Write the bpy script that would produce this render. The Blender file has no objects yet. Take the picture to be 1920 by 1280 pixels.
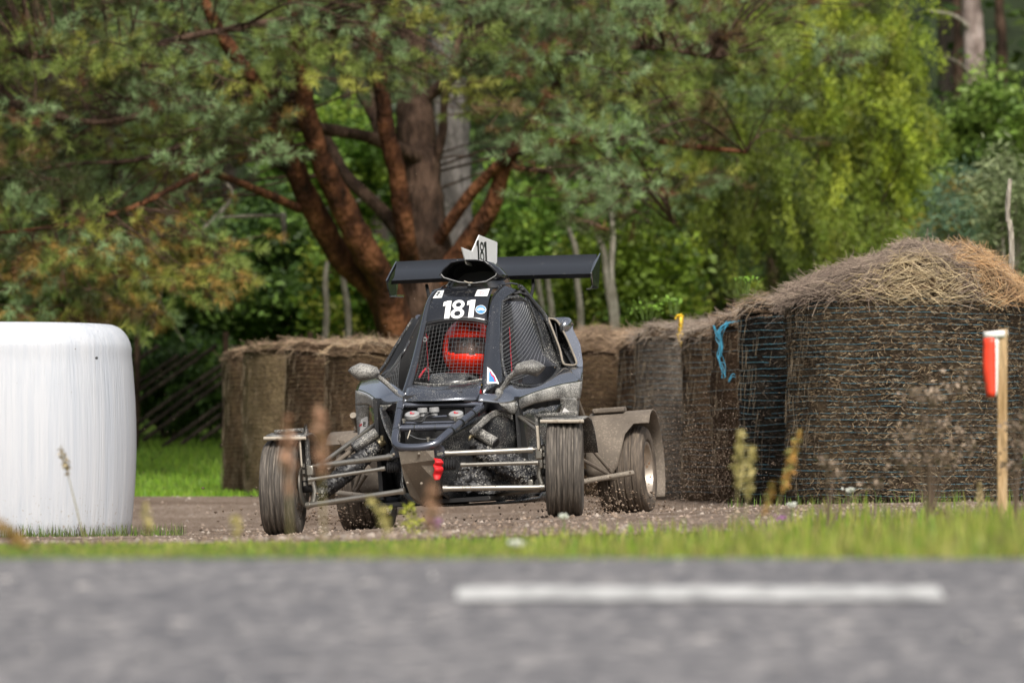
import bpy, bmesh, math, random
import numpy as np
from mathutils import Matrix, Vector, noise
R = math.radians
SC = bpy.context.scene
COL = SC.collection
rng = np.random.default_rng(7)
random.seed(7)

# ------------------------------------------------------------------ camera, sky, sun, exposure
F, CX, CY, ZC = 8470.0, 960.0, 880.0, 0.278       # focal length and principal point in photo pixels, eye height
cam_d = bpy.data.cameras.new('camera')
cam = bpy.data.objects.new('camera', cam_d); COL.objects.link(cam)
cam.location = (0, 0, ZC); cam.rotation_euler = (R(90), 0, 0)
cam_d.sensor_width = 36.0; cam_d.lens = F / 1920 * 36
cam_d.shift_y = (CY - 640) / 1920
cam_d.clip_end = 2000; cam_d.clip_start = 0.1
cam_d.dof.use_dof = True; cam_d.dof.focus_distance = 22.3; cam_d.dof.aperture_fstop = 3.8
SC.camera = cam

world = bpy.data.worlds.new('World'); SC.world = world; world.use_nodes = True
wn = world.node_tree; wn.nodes.clear()
sky = wn.nodes.new('ShaderNodeTexSky'); sky.sky_type = 'NISHITA'; sky.sun_disc = False
SUN_EL, SUN_AZ = 47.0, 170.0                       # azimuth: compass bearing from +Y clockwise
sky.sun_elevation = R(SUN_EL); sky.sun_rotation = R(SUN_AZ)
sky.dust_density = 5.0; sky.ozone_density = 1.0
hs = wn.nodes.new('ShaderNodeHueSaturation'); hs.inputs['Saturation'].default_value = 0.45
bg = wn.nodes.new('ShaderNodeBackground'); bg.inputs['Strength'].default_value = 0.115
wo = wn.nodes.new('ShaderNodeOutputWorld')
wn.links.new(sky.outputs[0], hs.inputs['Color']); wn.links.new(hs.outputs[0], bg.inputs[0]); wn.links.new(bg.outputs[0], wo.inputs[0])
sl = bpy.data.lights.new('sun', 'SUN'); sl.energy = 3.0; sl.angle = R(15); sl.color = (1, .95, .87)
sun = bpy.data.objects.new('sun', sl); COL.objects.link(sun)
_sd = Vector((math.sin(R(SUN_AZ)) * math.cos(R(SUN_EL)), math.cos(R(SUN_AZ)) * math.cos(R(SUN_EL)), math.sin(R(SUN_EL))))
sun.rotation_euler = (-_sd).to_track_quat('-Z', 'Y').to_euler(); sun.location = (-20, -30, 40)
SC.view_settings.view_transform = 'Standard'; SC.view_settings.look = 'None'
SC.view_settings.exposure = 0.42; SC.view_settings.gamma = 1.0; SC.view_settings.use_curve_mapping = False
SC.render.engine = 'CYCLES'
SC.cycles.use_denoising = True
SC.cycles.max_bounces = 6; SC.cycles.transparent_max_bounces = 8
SC.cycles.use_adaptive_sampling = True

# ------------------------------------------------------------------ small helpers
def W(px, py, D):
    """photo pixel at distance D -> world point"""
    return np.array([(px - CX) / F * D, D, ZC + (CY - py) / F * D])

CAR_A, CAR_R = R(10.5), R(3.9)                     # yaw and bank of the car
CO = np.array([-.415, 22.0, 0.0])
_ex = np.array([math.cos(CAR_A), -math.sin(CAR_A), 0]); _ey = np.array([math.sin(CAR_A), math.cos(CAR_A), 0]); _z = np.array([0, 0, 1.0])
CM = np.stack([math.cos(CAR_R) * _ex + math.sin(CAR_R) * _z, _ey, math.cos(CAR_R) * _z - math.sin(CAR_R) * _ex], 1)
_cl = CM.T @ (np.array([0, 0, ZC]) - CO)
def C(px, py, y):
    """photo pixel on the car's plane y (metres behind the front axle) -> car-local point"""
    d = CM.T @ np.array([(px - CX) / F, 1, (CY - py) / F])
    return _cl + (y - _cl[1]) / d[1] * d
def CXP(px, py, x):
    d = CM.T @ np.array([(px - CX) / F, 1, (CY - py) / F])
    return _cl + (x - _cl[0]) / d[0] * d
def CP(l): return [C(*p) for p in l]

def smooth01(a, b, x):
    t = min(1, max(0, (x - a) / (b - a))); return t * t * (3 - 2 * t)

ROAD_A, ROAD_B, ROAD_E = ZC - 1.022, 0.1, 8.53
def gz(x, y):
    """height of the ground"""
    if y < ROAD_E:
        return ROAD_A + ROAD_B * max(y, 2.0)
    v = .109 * (1 - min(1, (y - ROAD_E) / 10.5))
    xr = x - (-.415 + .185 * min(4, max(-1, y - 22)))
    b = .1 * math.tanh(.68 * xr)
    s = smooth01(13, 20.5, y); f = smooth01(27, 34, y)
    b = b * (1 - f) + f * .07 if xr < 0 else b * (1 - f) + f * (.07 + .02 * math.tanh(xr))
    v += b * s
    if y > 37: v += .055 * min(y - 37, 12) + .03 * max(0, min(y - 49, 40))
    return v

def link(o, parent=None):
    COL.objects.link(o)
    if parent is not None: o.parent = parent
    return o
def tag(o, label=None, cat=None, group=None, kind=None):
    if label: o['label'] = label
    if cat: o['category'] = cat
    if group: o['group'] = group
    if kind: o['kind'] = kind
    return o
def empty(name, loc=(0, 0, 0), rz=0, label=None, cat=None, group=None):
    o = bpy.data.objects.new(name, None); COL.objects.link(o)
    o.location = loc; o.rotation_euler = (0, 0, rz); o.empty_display_size = .1
    return tag(o, label, cat, group)

def np_mesh(name, V, Fc, mat, parent=None, smooth=False, tint=None, loc=None):
    """V (n,3), Fc (m,k) arrays -> one object"""
    V = np.asarray(V, np.float32); Fc = np.asarray(Fc, np.int32); k = Fc.shape[1]
    me = bpy.data.meshes.new(name)
    me.vertices.add(len(V)); me.vertices.foreach_set('co', V.ravel())
    me.loops.add(Fc.size); me.loops.foreach_set('vertex_index', Fc.ravel())
    me.polygons.add(len(Fc)); me.polygons.foreach_set('loop_start', np.arange(0, Fc.size, k, dtype=np.int32))
    if smooth: me.polygons.foreach_set('use_smooth', np.ones(len(Fc), bool))
    me.update(calc_edges=True); me.validate()
    if tint is not None:
        at = me.attributes.new('tint', 'FLOAT_COLOR', 'FACE')
        c = np.ones((len(Fc), 4), np.float32); c[:, :3] = tint; at.data.foreach_set('color', c.ravel())
    me.materials.append(mat)
    o = bpy.data.objects.new(name, me)
    if loc is not None: o.location = loc
    return link(o, parent)

class MB:
    """collects shapes of one part"""
    def __init__(s): s.v = []; s.f = []
    def add(s, V, Fc):
        n = len(s.v); s.v += [tuple(float(c) for c in p) for p in V]; s.f += [tuple(i + n for i in q) for q in Fc]; return s
    def tube(s, pts, r, seg=8, closed=False, cap=True, flat=None):
        P = [Vector(p) for p in pts]; n = len(P)
        rr = r if hasattr(r, '__len__') else [r] * n
        V = []; up = None
        for i in range(n):
            t = (P[(i + 1) % n] - P[i - 1]) if (closed or 0 < i < n - 1) else (P[1] - P[0] if i == 0 else P[-1] - P[-2])
            t.normalize()
            if up is None:
                up = Vector((0, 0, 1)) if abs(t.z) < .9 else Vector((0, 1, 0))
            a = t.cross(up); a.normalize(); b = a.cross(t); b.normalize(); up = b
            for k in range(seg):
                w = 2 * math.pi * k / seg
                V.append(P[i] + a * (math.cos(w) * rr[i]) + b * (math.sin(w) * rr[i] * (flat or 1)))
        Fc = []
        for i in range(n if closed else n - 1):
            j = (i + 1) % n
            for k in range(seg):
                l = (k + 1) % seg; Fc.append((i * seg + k, i * seg + l, j * seg + l, j * seg + k))
        if cap and not closed:
            Fc.append(tuple(reversed(range(seg)))); Fc.append(tuple((n - 1) * seg + k for k in range(seg)))
        return s.add(V, Fc)
    def box(s, c, d, m=None):
        V = [np.array([sx * d[0] / 2, sy * d[1] / 2, sz * d[2] / 2]) for sx in (-1, 1) for sy in (-1, 1) for sz in (-1, 1)]
        if m is not None: V = [np.asarray(m) @ v for v in V]
        V = [v + np.asarray(c) for v in V]
        return s.add(V, [(0, 1, 3, 2), (4, 6, 7, 5), (0, 4, 5, 1), (2, 3, 7, 6), (0, 2, 6, 4), (1, 5, 7, 3)])
    def grid(s, G):
        nu, nv = len(G), len(G[0]); V = [p for row in G for p in row]
        return s.add(V, [(i * nv + j, (i + 1) * nv + j, (i + 1) * nv + j + 1, i * nv + j + 1) for i in range(nu - 1) for j in range(nv - 1)])
    def plate(s, pts, off):
        """closed slab: outline pts pushed by vector off"""
        n = len(pts); o = np.asarray(off, float); V = [np.asarray(p, float) for p in pts] + [np.asarray(p, float) + o for p in pts]
        return s.add(V, [tuple(range(n)), tuple(reversed(range(n, 2 * n)))] + [(i, i + n, (i + 1) % n + n, (i + 1) % n) for i in range(n)])
    def lathe(s, prof, seg=32, axis='x', c=(0, 0, 0), closed=False):
        V = []
        for (a, r) in prof:
            for k in range(seg):
                w = 2 * math.pi * k / seg; u, v = r * math.cos(w), r * math.sin(w)
                V.append((c[0] + a, c[1] + u, c[2] + v) if axis == 'x' else (c[0] + u, c[1] + a, c[2] + v) if axis == 'y' else (c[0] + u, c[1] + v, c[2] + a))
        n = len(prof); Fc = [(i * seg + k, i * seg + (k + 1) % seg, ((i + 1) % n) * seg + (k + 1) % seg, ((i + 1) % n) * seg + k)
              for i in range(n if closed else n - 1) for k in range(seg)]
        return s.add(V, Fc)
    def ball(s, c, r, nu=10, nv=7, sc=(1, 1, 1)):
        V = []; 
        for i in range(nv + 1):
            t = math.pi * i / nv
            for k in range(nu):
                w = 2 * math.pi * k / nu
                V.append((c[0] + r * sc[0] * math.sin(t) * math.cos(w), c[1] + r * sc[1] * math.sin(t) * math.sin(w), c[2] + r * sc[2] * math.cos(t)))
        return s.add(V, [(i * nu + k, (i + 1) * nu + k, (i + 1) * nu + (k + 1) % nu, i * nu + (k + 1) % nu) for i in range(nv) for k in range(nu)])
    def build(s, name, mat, parent=None, smooth=True, bevel=0, solid=0, sub=0, angle=40):
        me = bpy.data.meshes.new(name); me.from_pydata(s.v, [], s.f); me.update()
        bm = bmesh.new(); bm.from_mesh(me)
        bmesh.ops.remove_doubles(bm, verts=bm.verts, dist=1e-6)
        bmesh.ops.recalc_face_normals(bm, faces=bm.faces)
        if smooth:
            for f in bm.faces: f.smooth = True
            for e in bm.edges:
                if len(e.link_faces) == 2 and e.calc_face_angle(0) > R(angle): e.smooth = False
        bm.to_mesh(me); bm.free()
        me.materials.append(mat)
        o = bpy.data.objects.new(name, me); link(o, parent)
        if sub: m = o.modifiers.new('s', 'SUBSURF'); m.levels = m.render_levels = sub
        if solid: m = o.modifiers.new('t', 'SOLIDIFY'); m.thickness = solid; m.offset = 0
        if bevel: m = o.modifiers.new('b', 'BEVEL'); m.width = bevel; m.segments = 2; m.limit_method = 'ANGLE'; m.angle_limit = R(35)
        return o

def resample(P, n):
    P = np.asarray(P, float); d = np.r_[0, np.cumsum(np.linalg.norm(np.diff(P, axis=0), axis=1))]
    t = np.linspace(0, d[-1], n); return np.stack([np.interp(t, d, P[:, k]) for k in range(3)], 1)
def spline(P, n):
    """Catmull-Rom through P"""
    P = np.asarray(P, float); Q = np.vstack([2 * P[0] - P[1], P, 2 * P[-1] - P[-2]]); out = []
    m = len(P) - 1
    for t in np.linspace(0, m, n):
        i = min(int(t), m - 1); u = t - i; a, b, c, d = Q[i], Q[i + 1], Q[i + 2], Q[i + 3]
        out.append(.5 * (2 * b + (c - a) * u + (2 * a - 5 * b + 4 * c - d) * u * u + (3 * b - a - 3 * c + d) * u ** 3))
    return np.array(out)
def ruled(A, B, nu=8, nv=12, bulge=None, sm=True):
    A = spline(A, nv) if sm else resample(A, nv); B = spline(B, nv) if sm else resample(B, nv)
    G = []
    for i in range(nu):
        u = i / (nu - 1); row = A * (1 - u) + B * u
        if bulge is not None: row = row + np.asarray(bulge) * (4 * u * (1 - u))
        G.append(row)
    return G

# ------------------------------------------------------------------ materials
def nodes_of(name):
    m = bpy.data.materials.new(name); m.use_nodes = True
    nt = m.node_tree; p = nt.nodes['Principled BSDF']; return m, nt, p
def N(nt, t, **k):
    n = nt.nodes.new(t)
    for a, b in k.items():
        if a in n.inputs: n.inputs[a].default_value = b
        else: setattr(n, a, b)
    return n
def ramp(nt, src, stops, interp='LINEAR'):
    r = nt.nodes.new('ShaderNodeValToRGB'); r.color_ramp.interpolation = interp
    e = r.color_ramp.elements
    while len(e) < len(stops): e.new(.5)
    for i, (p, c) in enumerate(stops):
        e[i].position = p; e[i].color = (c, c, c, 1) if not hasattr(c, '__len__') else (*c, 1)
    nt.links.new(src, r.inputs[0]); return r
def coords(nt, scale=(1, 1, 1), kind='Object'):
    tc = nt.nodes.new('ShaderNodeTexCoord'); mp = nt.nodes.new('ShaderNodeMapping'); mp.inputs['Scale'].default_value = scale
    nt.links.new(tc.outputs[kind], mp.inputs[0]); return mp.outputs[0]
def mixc(nt, fac, a, b):
    m = nt.nodes.new('ShaderNodeMix'); m.data_type = 'RGBA'
    for s, v in ((m.inputs[6], a), (m.inputs[7], b)):
        if isinstance(v, (tuple, list)): s.default_value = (*v[:3], 1)
        else: nt.links.new(v, s)
    if isinstance(fac, (int, float)): m.inputs[0].default_value = fac
    else: nt.links.new(fac, m.inputs[0])
    return m.outputs[2]
def bump(nt, p, h, strength=.3, dist=.01):
    b = nt.nodes.new('ShaderNodeBump'); b.inputs['Strength'].default_value = strength; b.inputs['Distance'].default_value = dist
    nt.links.new(h, b.inputs['Height']); nt.links.new(b.outputs[0], p.inputs['Normal'])

def paint(name, base, rough=.3, metal=0., speck=0., col=(.36, .345, .31), film=0., scale=170., coat=0., grain=0.):
    """painted or bare surface with mud speckle (share speck) and a thin dust film"""
    m, nt, p = nodes_of(name); L = nt.links.new
    p.inputs['Metallic'].default_value = metal; p.inputs['Coat Weight'].default_value = coat; p.inputs['Coat Roughness'].default_value = .08
    co = coords(nt); big = N(nt, 'ShaderNodeTexNoise', Scale=7., Detail=4.); L(co, big.inputs['Vector'])
    c = base; rg = None
    if film:
        f = ramp(nt, big.outputs['Fac'], [(.3, film * .35), (.7, min(1, film * 1.4))])
        c = mixc(nt, f.outputs[0], base, col)
    if speck:
        n1 = N(nt, 'ShaderNodeTexNoise', Scale=scale, Detail=3., Roughness=.7); L(co, n1.inputs['Vector'])
        ad = N(nt, 'ShaderNodeMath', operation='MULTIPLY_ADD'); L(big.outputs['Fac'], ad.inputs[0]); ad.inputs[1].default_value = .35; L(n1.outputs['Fac'], ad.inputs[2])
        th = .90 - .25 * speck
        s = ramp(nt, ad.outputs[0], [(th, 0.), (min(1, th + .05), 1.)])
        c2 = mixc(nt, s.outputs[0], c, col); c = c2
        rr = N(nt, 'ShaderNodeMapRange'); rr.inputs['To Min'].default_value = rough; rr.inputs['To Max'].default_value = .9
        L(s.outputs[0], rr.inputs['Value']); L(rr.outputs[0], p.inputs['Roughness'])
        bump(nt, p, s.outputs[0], .25, .002)
    else: p.inputs['Roughness'].default_value = rough
    if isinstance(c, tuple): p.inputs['Base Color'].default_value = (*c, 1)
    else: L(c, p.inputs['Base Color'])
    return m
def plain(name, col, rough=.6, metal=0., var=.25, scale=20., bmp=0., stretch=(1, 1, 1)):
    m, nt, p = nodes_of(name); L = nt.links.new
    n = N(nt, 'ShaderNodeTexNoise', Scale=scale, Detail=5., Roughness=.6); L(coords(nt, stretch), n.inputs['Vector'])
    lo = tuple(c * (1 - var) for c in col); hi = tuple(min(1, c * (1 + var)) for c in col)
    L(ramp(nt, n.outputs['Fac'], [(.3, lo), (.7, hi)]).outputs[0], p.inputs['Base Color'])
    p.inputs['Roughness'].default_value = rough; p.inputs['Metallic'].default_value = metal
    if bmp: bump(nt, p, n.outputs['Fac'], bmp, .01)
    return m
def tinted(name, rough=.6, trans=.0, spec=.3):
    """colour from the face attribute 'tint' (each leaf, straw or stone has its own)"""
    m, nt, p = nodes_of(name); L = nt.links.new
    a = N(nt, 'ShaderNodeAttribute', attribute_name='tint'); L(a.outputs['Color'], p.inputs['Base Color'])
    p.inputs['Roughness'].default_value = rough; p.inputs['Specular IOR Level'].default_value = spec
    if trans:
        t = N(nt, 'ShaderNodeBsdfTranslucent'); L(a.outputs['Color'], t.inputs[0]); mx = N(nt, 'ShaderNodeMixShader'); mx.inputs[0].default_value = trans
        L(p.outputs[0], mx.inputs[1]); L(t.outputs[0], mx.inputs[2]); L(mx.outputs[0], nt.nodes['Material Output'].inputs[0])
    return m

MUD = (.30, .245, .19)
M = {}
M['black'] = paint('gloss_black_paint', (.012, .013, .016), .16, 0, .1, coat=.6)
M['black_dusty'] = paint('spattered_black_paint', (.016, .018, .022), .22, 0, .50, coat=.4, film=.06)
M['black_thick'] = paint('caked_black_paint', (.022, .022, .024), .35, 0, .86, col=(.40, .385, .35), film=.16)
M['blueblack'] = paint('dark_blue_paint', (.065, .07, .08), .12, .75, .10, coat=1., film=.02)
M['pod'] = paint('pod_sky_sheen', (.38, .395, .43), .13, .9, .2, coat=1., film=.04)  # base lightened to imitate sky reflected in the black pod panels
M['caked'] = paint('dust_caked_panel', (.03, .03, .031), .45, 0, .95, col=(.42, .41, .38), film=.3)
M['frame'] = paint('frame_paint', (.085, .095, .125), .2, .6, .18, coat=.7, film=.05)
M['silver'] = paint('dull_steel_tube', (.40, .385, .345), .36, .85, .42, col=(.17, .145, .115), film=.35)
M['matte'] = paint('matte_black', (.012, .012, .013), .6, 0, .12)
M['shockcover'] = paint('crinkled_shock_cover', (.014, .014, .016), .5, 0, .6, scale=120)
M['mudmetal'] = paint('muddy_skid_plate', (.15, .13, .105), .6, .2, .5, col=(.34, .29, .23), film=.35, scale=90)
M['mud'] = paint('mud_coated_plastic', (.075, .06, .046), .8, 0, .62, col=(.20, .165, .13), film=.42, scale=85)
M['fender'] = paint('dusty_fender', (.02, .02, .021), .5, 0, .68, film=.12)
M['lip'] = paint('pale_fender_lip', (.36, .32, .26), .8, 0, .5, col=(.2, .16, .115), scale=60)
M['mirror'] = paint('dusty_mirror', (.04, .04, .04), .5, 0, .88, col=(.33, .32, .295), film=.28)
M['gold'] = paint('brass_clamp', (.38, .32, .2), .4, .8, .3)
M['red'] = plain('red_webbing', (.62, .01, .015), .6, var=.2)
M['redhelm'] = plain('red_helmet_shell', (.92, .03, .010), .2, var=.06)
M['white'] = plain('white_vinyl', (.8, .8, .79), .4, var=.05)
M['ink'] = plain('black_ink', (.012, .014, .012), .5, var=.1)
M['blueink'] = plain('blue_ink', (.05, .22, .62), .4, var=.1)
M['redink'] = plain('red_ink', (.6, .03, .05), .4, var=.1)
M['maroon'] = plain('maroon_ink', (.28, .02, .08), .4, var=.1)
M['wire'] = paint('wire_mesh', (.17, .175, .175), .5, .4, .2)
M['rubber'] = plain('rubber_bellows', (.015, .015, .016), .55, var=.3)
M['grey'] = paint('grey_plastic_caps', (.27, .27, .27), .5, 0, .35)
M['alloy'] = paint('muddy_alloy', (.42, .38, .33), .4, .6, .5, col=(.30, .2, .13), film=.3, scale=60)
M['suit'] = plain('black_race_suit', (.014, .014, .016), .8, var=.3, scale=60)
M['seat'] = plain('black_seat_fabric', (.02, .019, .018), .85, var=.3, scale=60)
M['skin'] = plain('skin', (.40, .22, .15), .5, var=.08)
M['hairdark'] = plain('dark_brow', (.03, .02, .015), .7)
M['yellow'] = plain('yellow_tape', (.78, .50, .02), .55, var=.15)
M['bluetwine'] = plain('blue_twine', (.04, .25, .38), .6, var=.25)
M['blade'] = tinted('foliage_blades', .5, .15)
M['leaf'] = tinted('foliage_leaves', .5, .3)
M['straw'] = tinted('straw', .7, .08)
M['stones'] = tinted('stones_and_clods', .9)

def tyre_mat(name, c0, c1, c2):
    m, nt, p = nodes_of(name); L = nt.links.new
    # streaks run round the tyre: use angle-free coordinates (axial position fine, radial coarse)
    n = N(nt, 'ShaderNodeTexNoise', Scale=1., Detail=5., Roughness=.65); L(coords(nt, (110, 9, 9)), n.inputs['Vector'])
    r = ramp(nt, n.outputs['Fac'], [(.3, c0), (.5, c1), (.72, c2)]); L(r.outputs[0], p.inputs['Base Color'])
    p.inputs['Roughness'].default_value = .8
    bump(nt, p, n.outputs['Fac'], .3, .004); return m
M['tyre'] = tyre_mat('dusty_tyre', (.02, .018, .016), (.075, .064, .053), (.19, .165, .135))
M['tyremud'] = tyre_mat('muddy_tyre', (.028, .022, .017), (.085, .066, .05), (.19, .15, .11))
# visor
m, nt, p = nodes_of('visor'); p.inputs['Base Color'].default_value = (.05, .05, .05, 1); p.inputs['Roughness'].default_value = .05
p.inputs['Alpha'].default_value = .40; M['visor'] = m

# ------------------------------------------------------------------ ground, road, track
def ground_mat():
    m, nt, p = nodes_of('meadow_soil'); L = nt.links.new; co = coords(nt)
    n = N(nt, 'ShaderNodeTexNoise', Scale=.9, Detail=8., Roughness=.65); L(co, n.inputs['Vector'])
    r = ramp(nt, n.outputs['Fac'], [(.3, (.05, .085, .014)), (.5, (.085, .14, .022)), (.7, (.13, .17, .04))])
    L(r.outputs[0], p.inputs['Base Color']); p.inputs['Roughness'].default_value = .95; p.inputs['Specular IOR Level'].default_value = .1
    n2 = N(nt, 'ShaderNodeTexNoise', Scale=40., Detail=4.); L(co, n2.inputs['Vector']); bump(nt, p, n2.outputs['Fac'], .6, .03); return m
def gravel_mat():
    m, nt, p = nodes_of('gravel'); L = nt.links.new; co = coords(nt)
    v = N(nt, 'ShaderNodeTexVoronoi', Scale=55.); L(co, v.inputs['Vector'])
    n = N(nt, 'ShaderNodeTexNoise', Scale=1.2, Detail=6., Roughness=.6); L(co, n.inputs['Vector'])
    a = ramp(nt, v.outputs['Color'], [(.15, (.14, .102, .074)), (.5, (.24, .185, .145)), (.9, (.35, .295, .25))])
    b = ramp(nt, n.outputs['Fac'], [(.35, (.55, .5, .46)), (.7, (1., 1., 1.))])
    mu = nt.nodes.new('ShaderNodeMix'); mu.data_type = 'RGBA'; mu.blend_type = 'MULTIPLY'; mu.inputs[0].default_value = 1
    L(a.outputs[0], mu.inputs[6]); L(b.outputs[0], mu.inputs[7]); L(mu.outputs[2], p.inputs['Base Color'])
    p.inputs['Roughness'].default_value = .95; p.inputs['Specular IOR Level'].default_value = .15
    bump(nt, p, v.outputs['Distance'], .8, .02); return m
def asphalt_mat():
    m, nt, p = nodes_of('asphalt'); L = nt.links.new; co = coords(nt)
    v = N(nt, 'ShaderNodeTexVoronoi', Scale=38.); L(co, v.inputs['Vector'])
    n = N(nt, 'ShaderNodeTexNoise', Scale=3., Detail=6., Roughness=.7); L(co, n.inputs['Vector'])
    a = ramp(nt, v.outputs['Color'], [(.1, (.085, .085, .092)), (.6, (.15, .147, .152)), (.9, (.25, .24, .238)), (1., (.6, .56, .52))])
    b = ramp(nt, n.outputs['Fac'], [(.3, (.72, .72, .74)), (.7, (1.12, 1.1, 1.08))])
    mu = nt.nodes.new('ShaderNodeMix'); mu.data_type = 'RGBA'; mu.blend_type = 'MULTIPLY'; mu.inputs[0].default_value = 1
    L(a.outputs[0], mu.inputs[6]); L(b.outputs[0], mu.inputs[7]); L(mu.outputs[2], p.inputs['Base Color'])
    p.inputs['Roughness'].default_value = .85; bump(nt, p, v.outputs['Distance'], .5, .01); return m
def line_mat():
    m, nt, p = nodes_of('worn_white_paint'); L = nt.links.new
    n = N(nt, 'ShaderNodeTexNoise', Scale=14., Detail=6., Roughness=.75); L(coords(nt), n.inputs['Vector'])
    L(ramp(nt, n.outputs['Fac'], [(.36, (.22, .22, .218)), (.56, (.50, .50, .49))]).outputs[0], p.inputs['Base Color'])
    p.inputs['Roughness'].default_value = .7; return m

def terrain(name, xs, ylo, yhi, ny, mat, lift, warp=None, dip=False):
    V = []; nx = len(xs)
    for x in xs:
        a, b = ylo(x), yhi(x)
        for t in np.linspace(0, 1, ny):
            y = a + (b - a) * (warp(t) if warp else t); V.append((x, y, gz(x, y) + lift - (.05 if t == 0 and dip else 0)))
    Fc = [(i * ny + j, (i + 1) * ny + j, (i + 1) * ny + j + 1, i * ny + j + 1) for i in range(nx - 1) for j in range(ny - 1)]
    return tag(np_mesh(name, V, Fc, mat, smooth=True), kind='structure')
xs = np.r_[np.linspace(-400, -14, 12), np.linspace(-12, 12, 61), np.linspace(14, 400, 12)]
ys_k = np.r_[-200, -60, -10, 0, 2.0, np.linspace(3, 8.4, 8), np.linspace(8.53, 50, 100), np.linspace(52, 100, 20), 150, 300, 800]
V = [(x, y, gz(x, y) - .004) for x in xs for y in ys_k]; ny = len(ys_k)
tag(np_mesh('ground', V, [(i * ny + j, (i + 1) * ny + j, (i + 1) * ny + j + 1, i * ny + j + 1) for i in range(len(xs) - 1) for j in range(ny - 1)], ground_mat(), smooth=True), kind='structure')
MG = gravel_mat()
xt = np.linspace(-14, 14, 141)
def tr_lo(x): return 15.2 + 1.9 * smooth01(-1, 2.6, x) + .25 * noise.noise((x * 1.7, 3, 0))
def tr_hi(x): return 34.0 + 6 * smooth01(-1.6, 0, x) + .35 * noise.noise((x * 1.1, 9, 0))
terrain('gravel_track', xt, tr_lo, tr_hi, 110, MG, .006, dip=True)
terrain('road', np.linspace(-60, 60, 41), lambda x: 2.6, lambda x: 8.49 + .05 * noise.noise((x * 2.1, 1, 0)) + .02 * noise.noise((x * 9, 1, 0)), 30, asphalt_mat(), .006)
# the dash on the road: a sheet on the asphalt
def dash(x0, x1, name='road_marking'):
    V = []; n = 24
    for i in range(n + 1):
        x = x0 + (x1 - x0) * i / n; e = .012 * noise.noise((x * 9, 0, 0))
        for y in (7.86 + e, 8.035 + e): V.append((x, y, gz(x, y) + .011))
    return tag(np_mesh(name, V, [(2 * i, 2 * i + 2, 2 * i + 3, 2 * i + 1) for i in range(n)], line_mat()), 'worn white painted dash on the grey asphalt', 'road marking')
dash(-.097, .756)

# stones lying on the gravel, grass of the verge: each one mesh of stuff
def stones(name, n, fx, size, cols, kind_label, kind_cat):
    oc = np.array([(1, 0, 0), (-1, 0, 0), (0, 1, 0), (0, -1, 0), (0, 0, 1), (0, 0, -1)], float)
    of = np.array([(0, 2, 4), (2, 1, 4), (1, 3, 4), (3, 0, 4), (2, 0, 5), (1, 2, 5), (3, 1, 5), (0, 3, 5)])
    P = fx(n); n = len(P)
    s = size[0] + (size[1] - size[0]) * rng.random(n) ** 3
    j = oc[None] * (0.6 + .8 * rng.random((n, 6, 1)))
    a = rng.random(n) * 6.28; ca, sa = np.cos(a), np.sin(a)
    j = np.stack([j[..., 0] * ca[:, None] - j[..., 1] * sa[:, None], j[..., 0] * sa[:, None] + j[..., 1] * ca[:, None], j[..., 2] * .75], -1)
    V = P[:, None] + j * s[:, None, None]
    Fc = of[None] + 6 * np.arange(n)[:, None, None]
    c = np.asarray(cols)[rng.integers(0, len(cols), n)] * (.7 + .6 * rng.random((n, 1)))
    return tag(np_mesh(name, V.reshape(-1, 3), Fc.reshape(-1, 3), M['stones'], tint=np.repeat(c, 8, 0)), kind_label, kind_cat, kind='stuff')
def track_pts(n):
    y = 15.5 + 20 * rng.random(n) ** 1.6; x = (rng.random(n) * 2 - 1) * (.135 * y)
    return np.array([(a, b, gz(a, b) + .005) for a, b in zip(x, y) if b > tr_lo(a) - .3 and b < tr_hi(a)])
GC = [(.24, .185, .145), (.20, .15, .112), (.29, .245, .205), (.14, .102, .075), (.22, .17, .135)]
stones('loose_gravel', 11000, track_pts, (.004, .020), GC, 'small loose stones strewn over the gravel track', 'gravel')

def blades(name, P, h, w, cols, label, cat, parent=None, lean=.35, kind='stuff', mat='blade'):
    n = len(P); a = rng.random(n) * 6.28; b = rng.random(n) * 6.28; l = lean * rng.random(n) * h
    side = np.stack([np.cos(a), np.sin(a), 0 * a], 1) * w[:, None] if hasattr(w, '__len__') else np.stack([np.cos(a), np.sin(a), 0 * a], 1) * w
    mid = P + np.stack([np.cos(b) * l * .35, np.sin(b) * l * .35, h * .6], 1); top = P + np.stack([np.cos(b) * l, np.sin(b) * l, h], 1)
    V = np.stack([P - side, P + side, mid + side * .7, mid - side * .7, top], 1).reshape(-1, 3)
    k = 5 * np.arange(n)[:, None]
    Fc = np.concatenate([k + np.array([[0, 1, 2]]), k + np.array([[0, 2, 3]]), k + np.array([[3, 2, 4]])])
    c = np.asarray(cols)[rng.integers(0, len(cols), n)] * (.7 + .6 * rng.random((n, 1)))
    o = np_mesh(name, V, Fc, M[mat], parent, tint=np.concatenate([c, c, c]))
    if kind: tag(o, label, cat, kind=kind)
    return o
GR = [(.19, .27, .03), (.13, .22, .025), (.26, .30, .05), (.34, .32, .09), (.27, .28, .06), (.16, .13, .06)]
n = 70000
y = ROAD_E - .02 + 11.4 * rng.random(n) ** 1.15; x = (rng.random(n) * 2 - 1) * (.14 * y)
dens = np.array([(.30 + .7 * smooth01(-.3, 1.6, a)) * (1 - smooth01(tr_lo(a) - .6, tr_lo(a) + .9 + .9 * smooth01(.2, 2, a), b)) for a, b in zip(x, y)])
pn = np.array([smooth01(-.35, .25, noise.noise((a * 3.2, b * 1.3, 2)) + .25 * smooth01(.3, 1.6, a)) for a, b in zip(x, y)])
k = rng.random(n) < dens * (.12 + .88 * pn); x, y = x[k], y[k]
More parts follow.
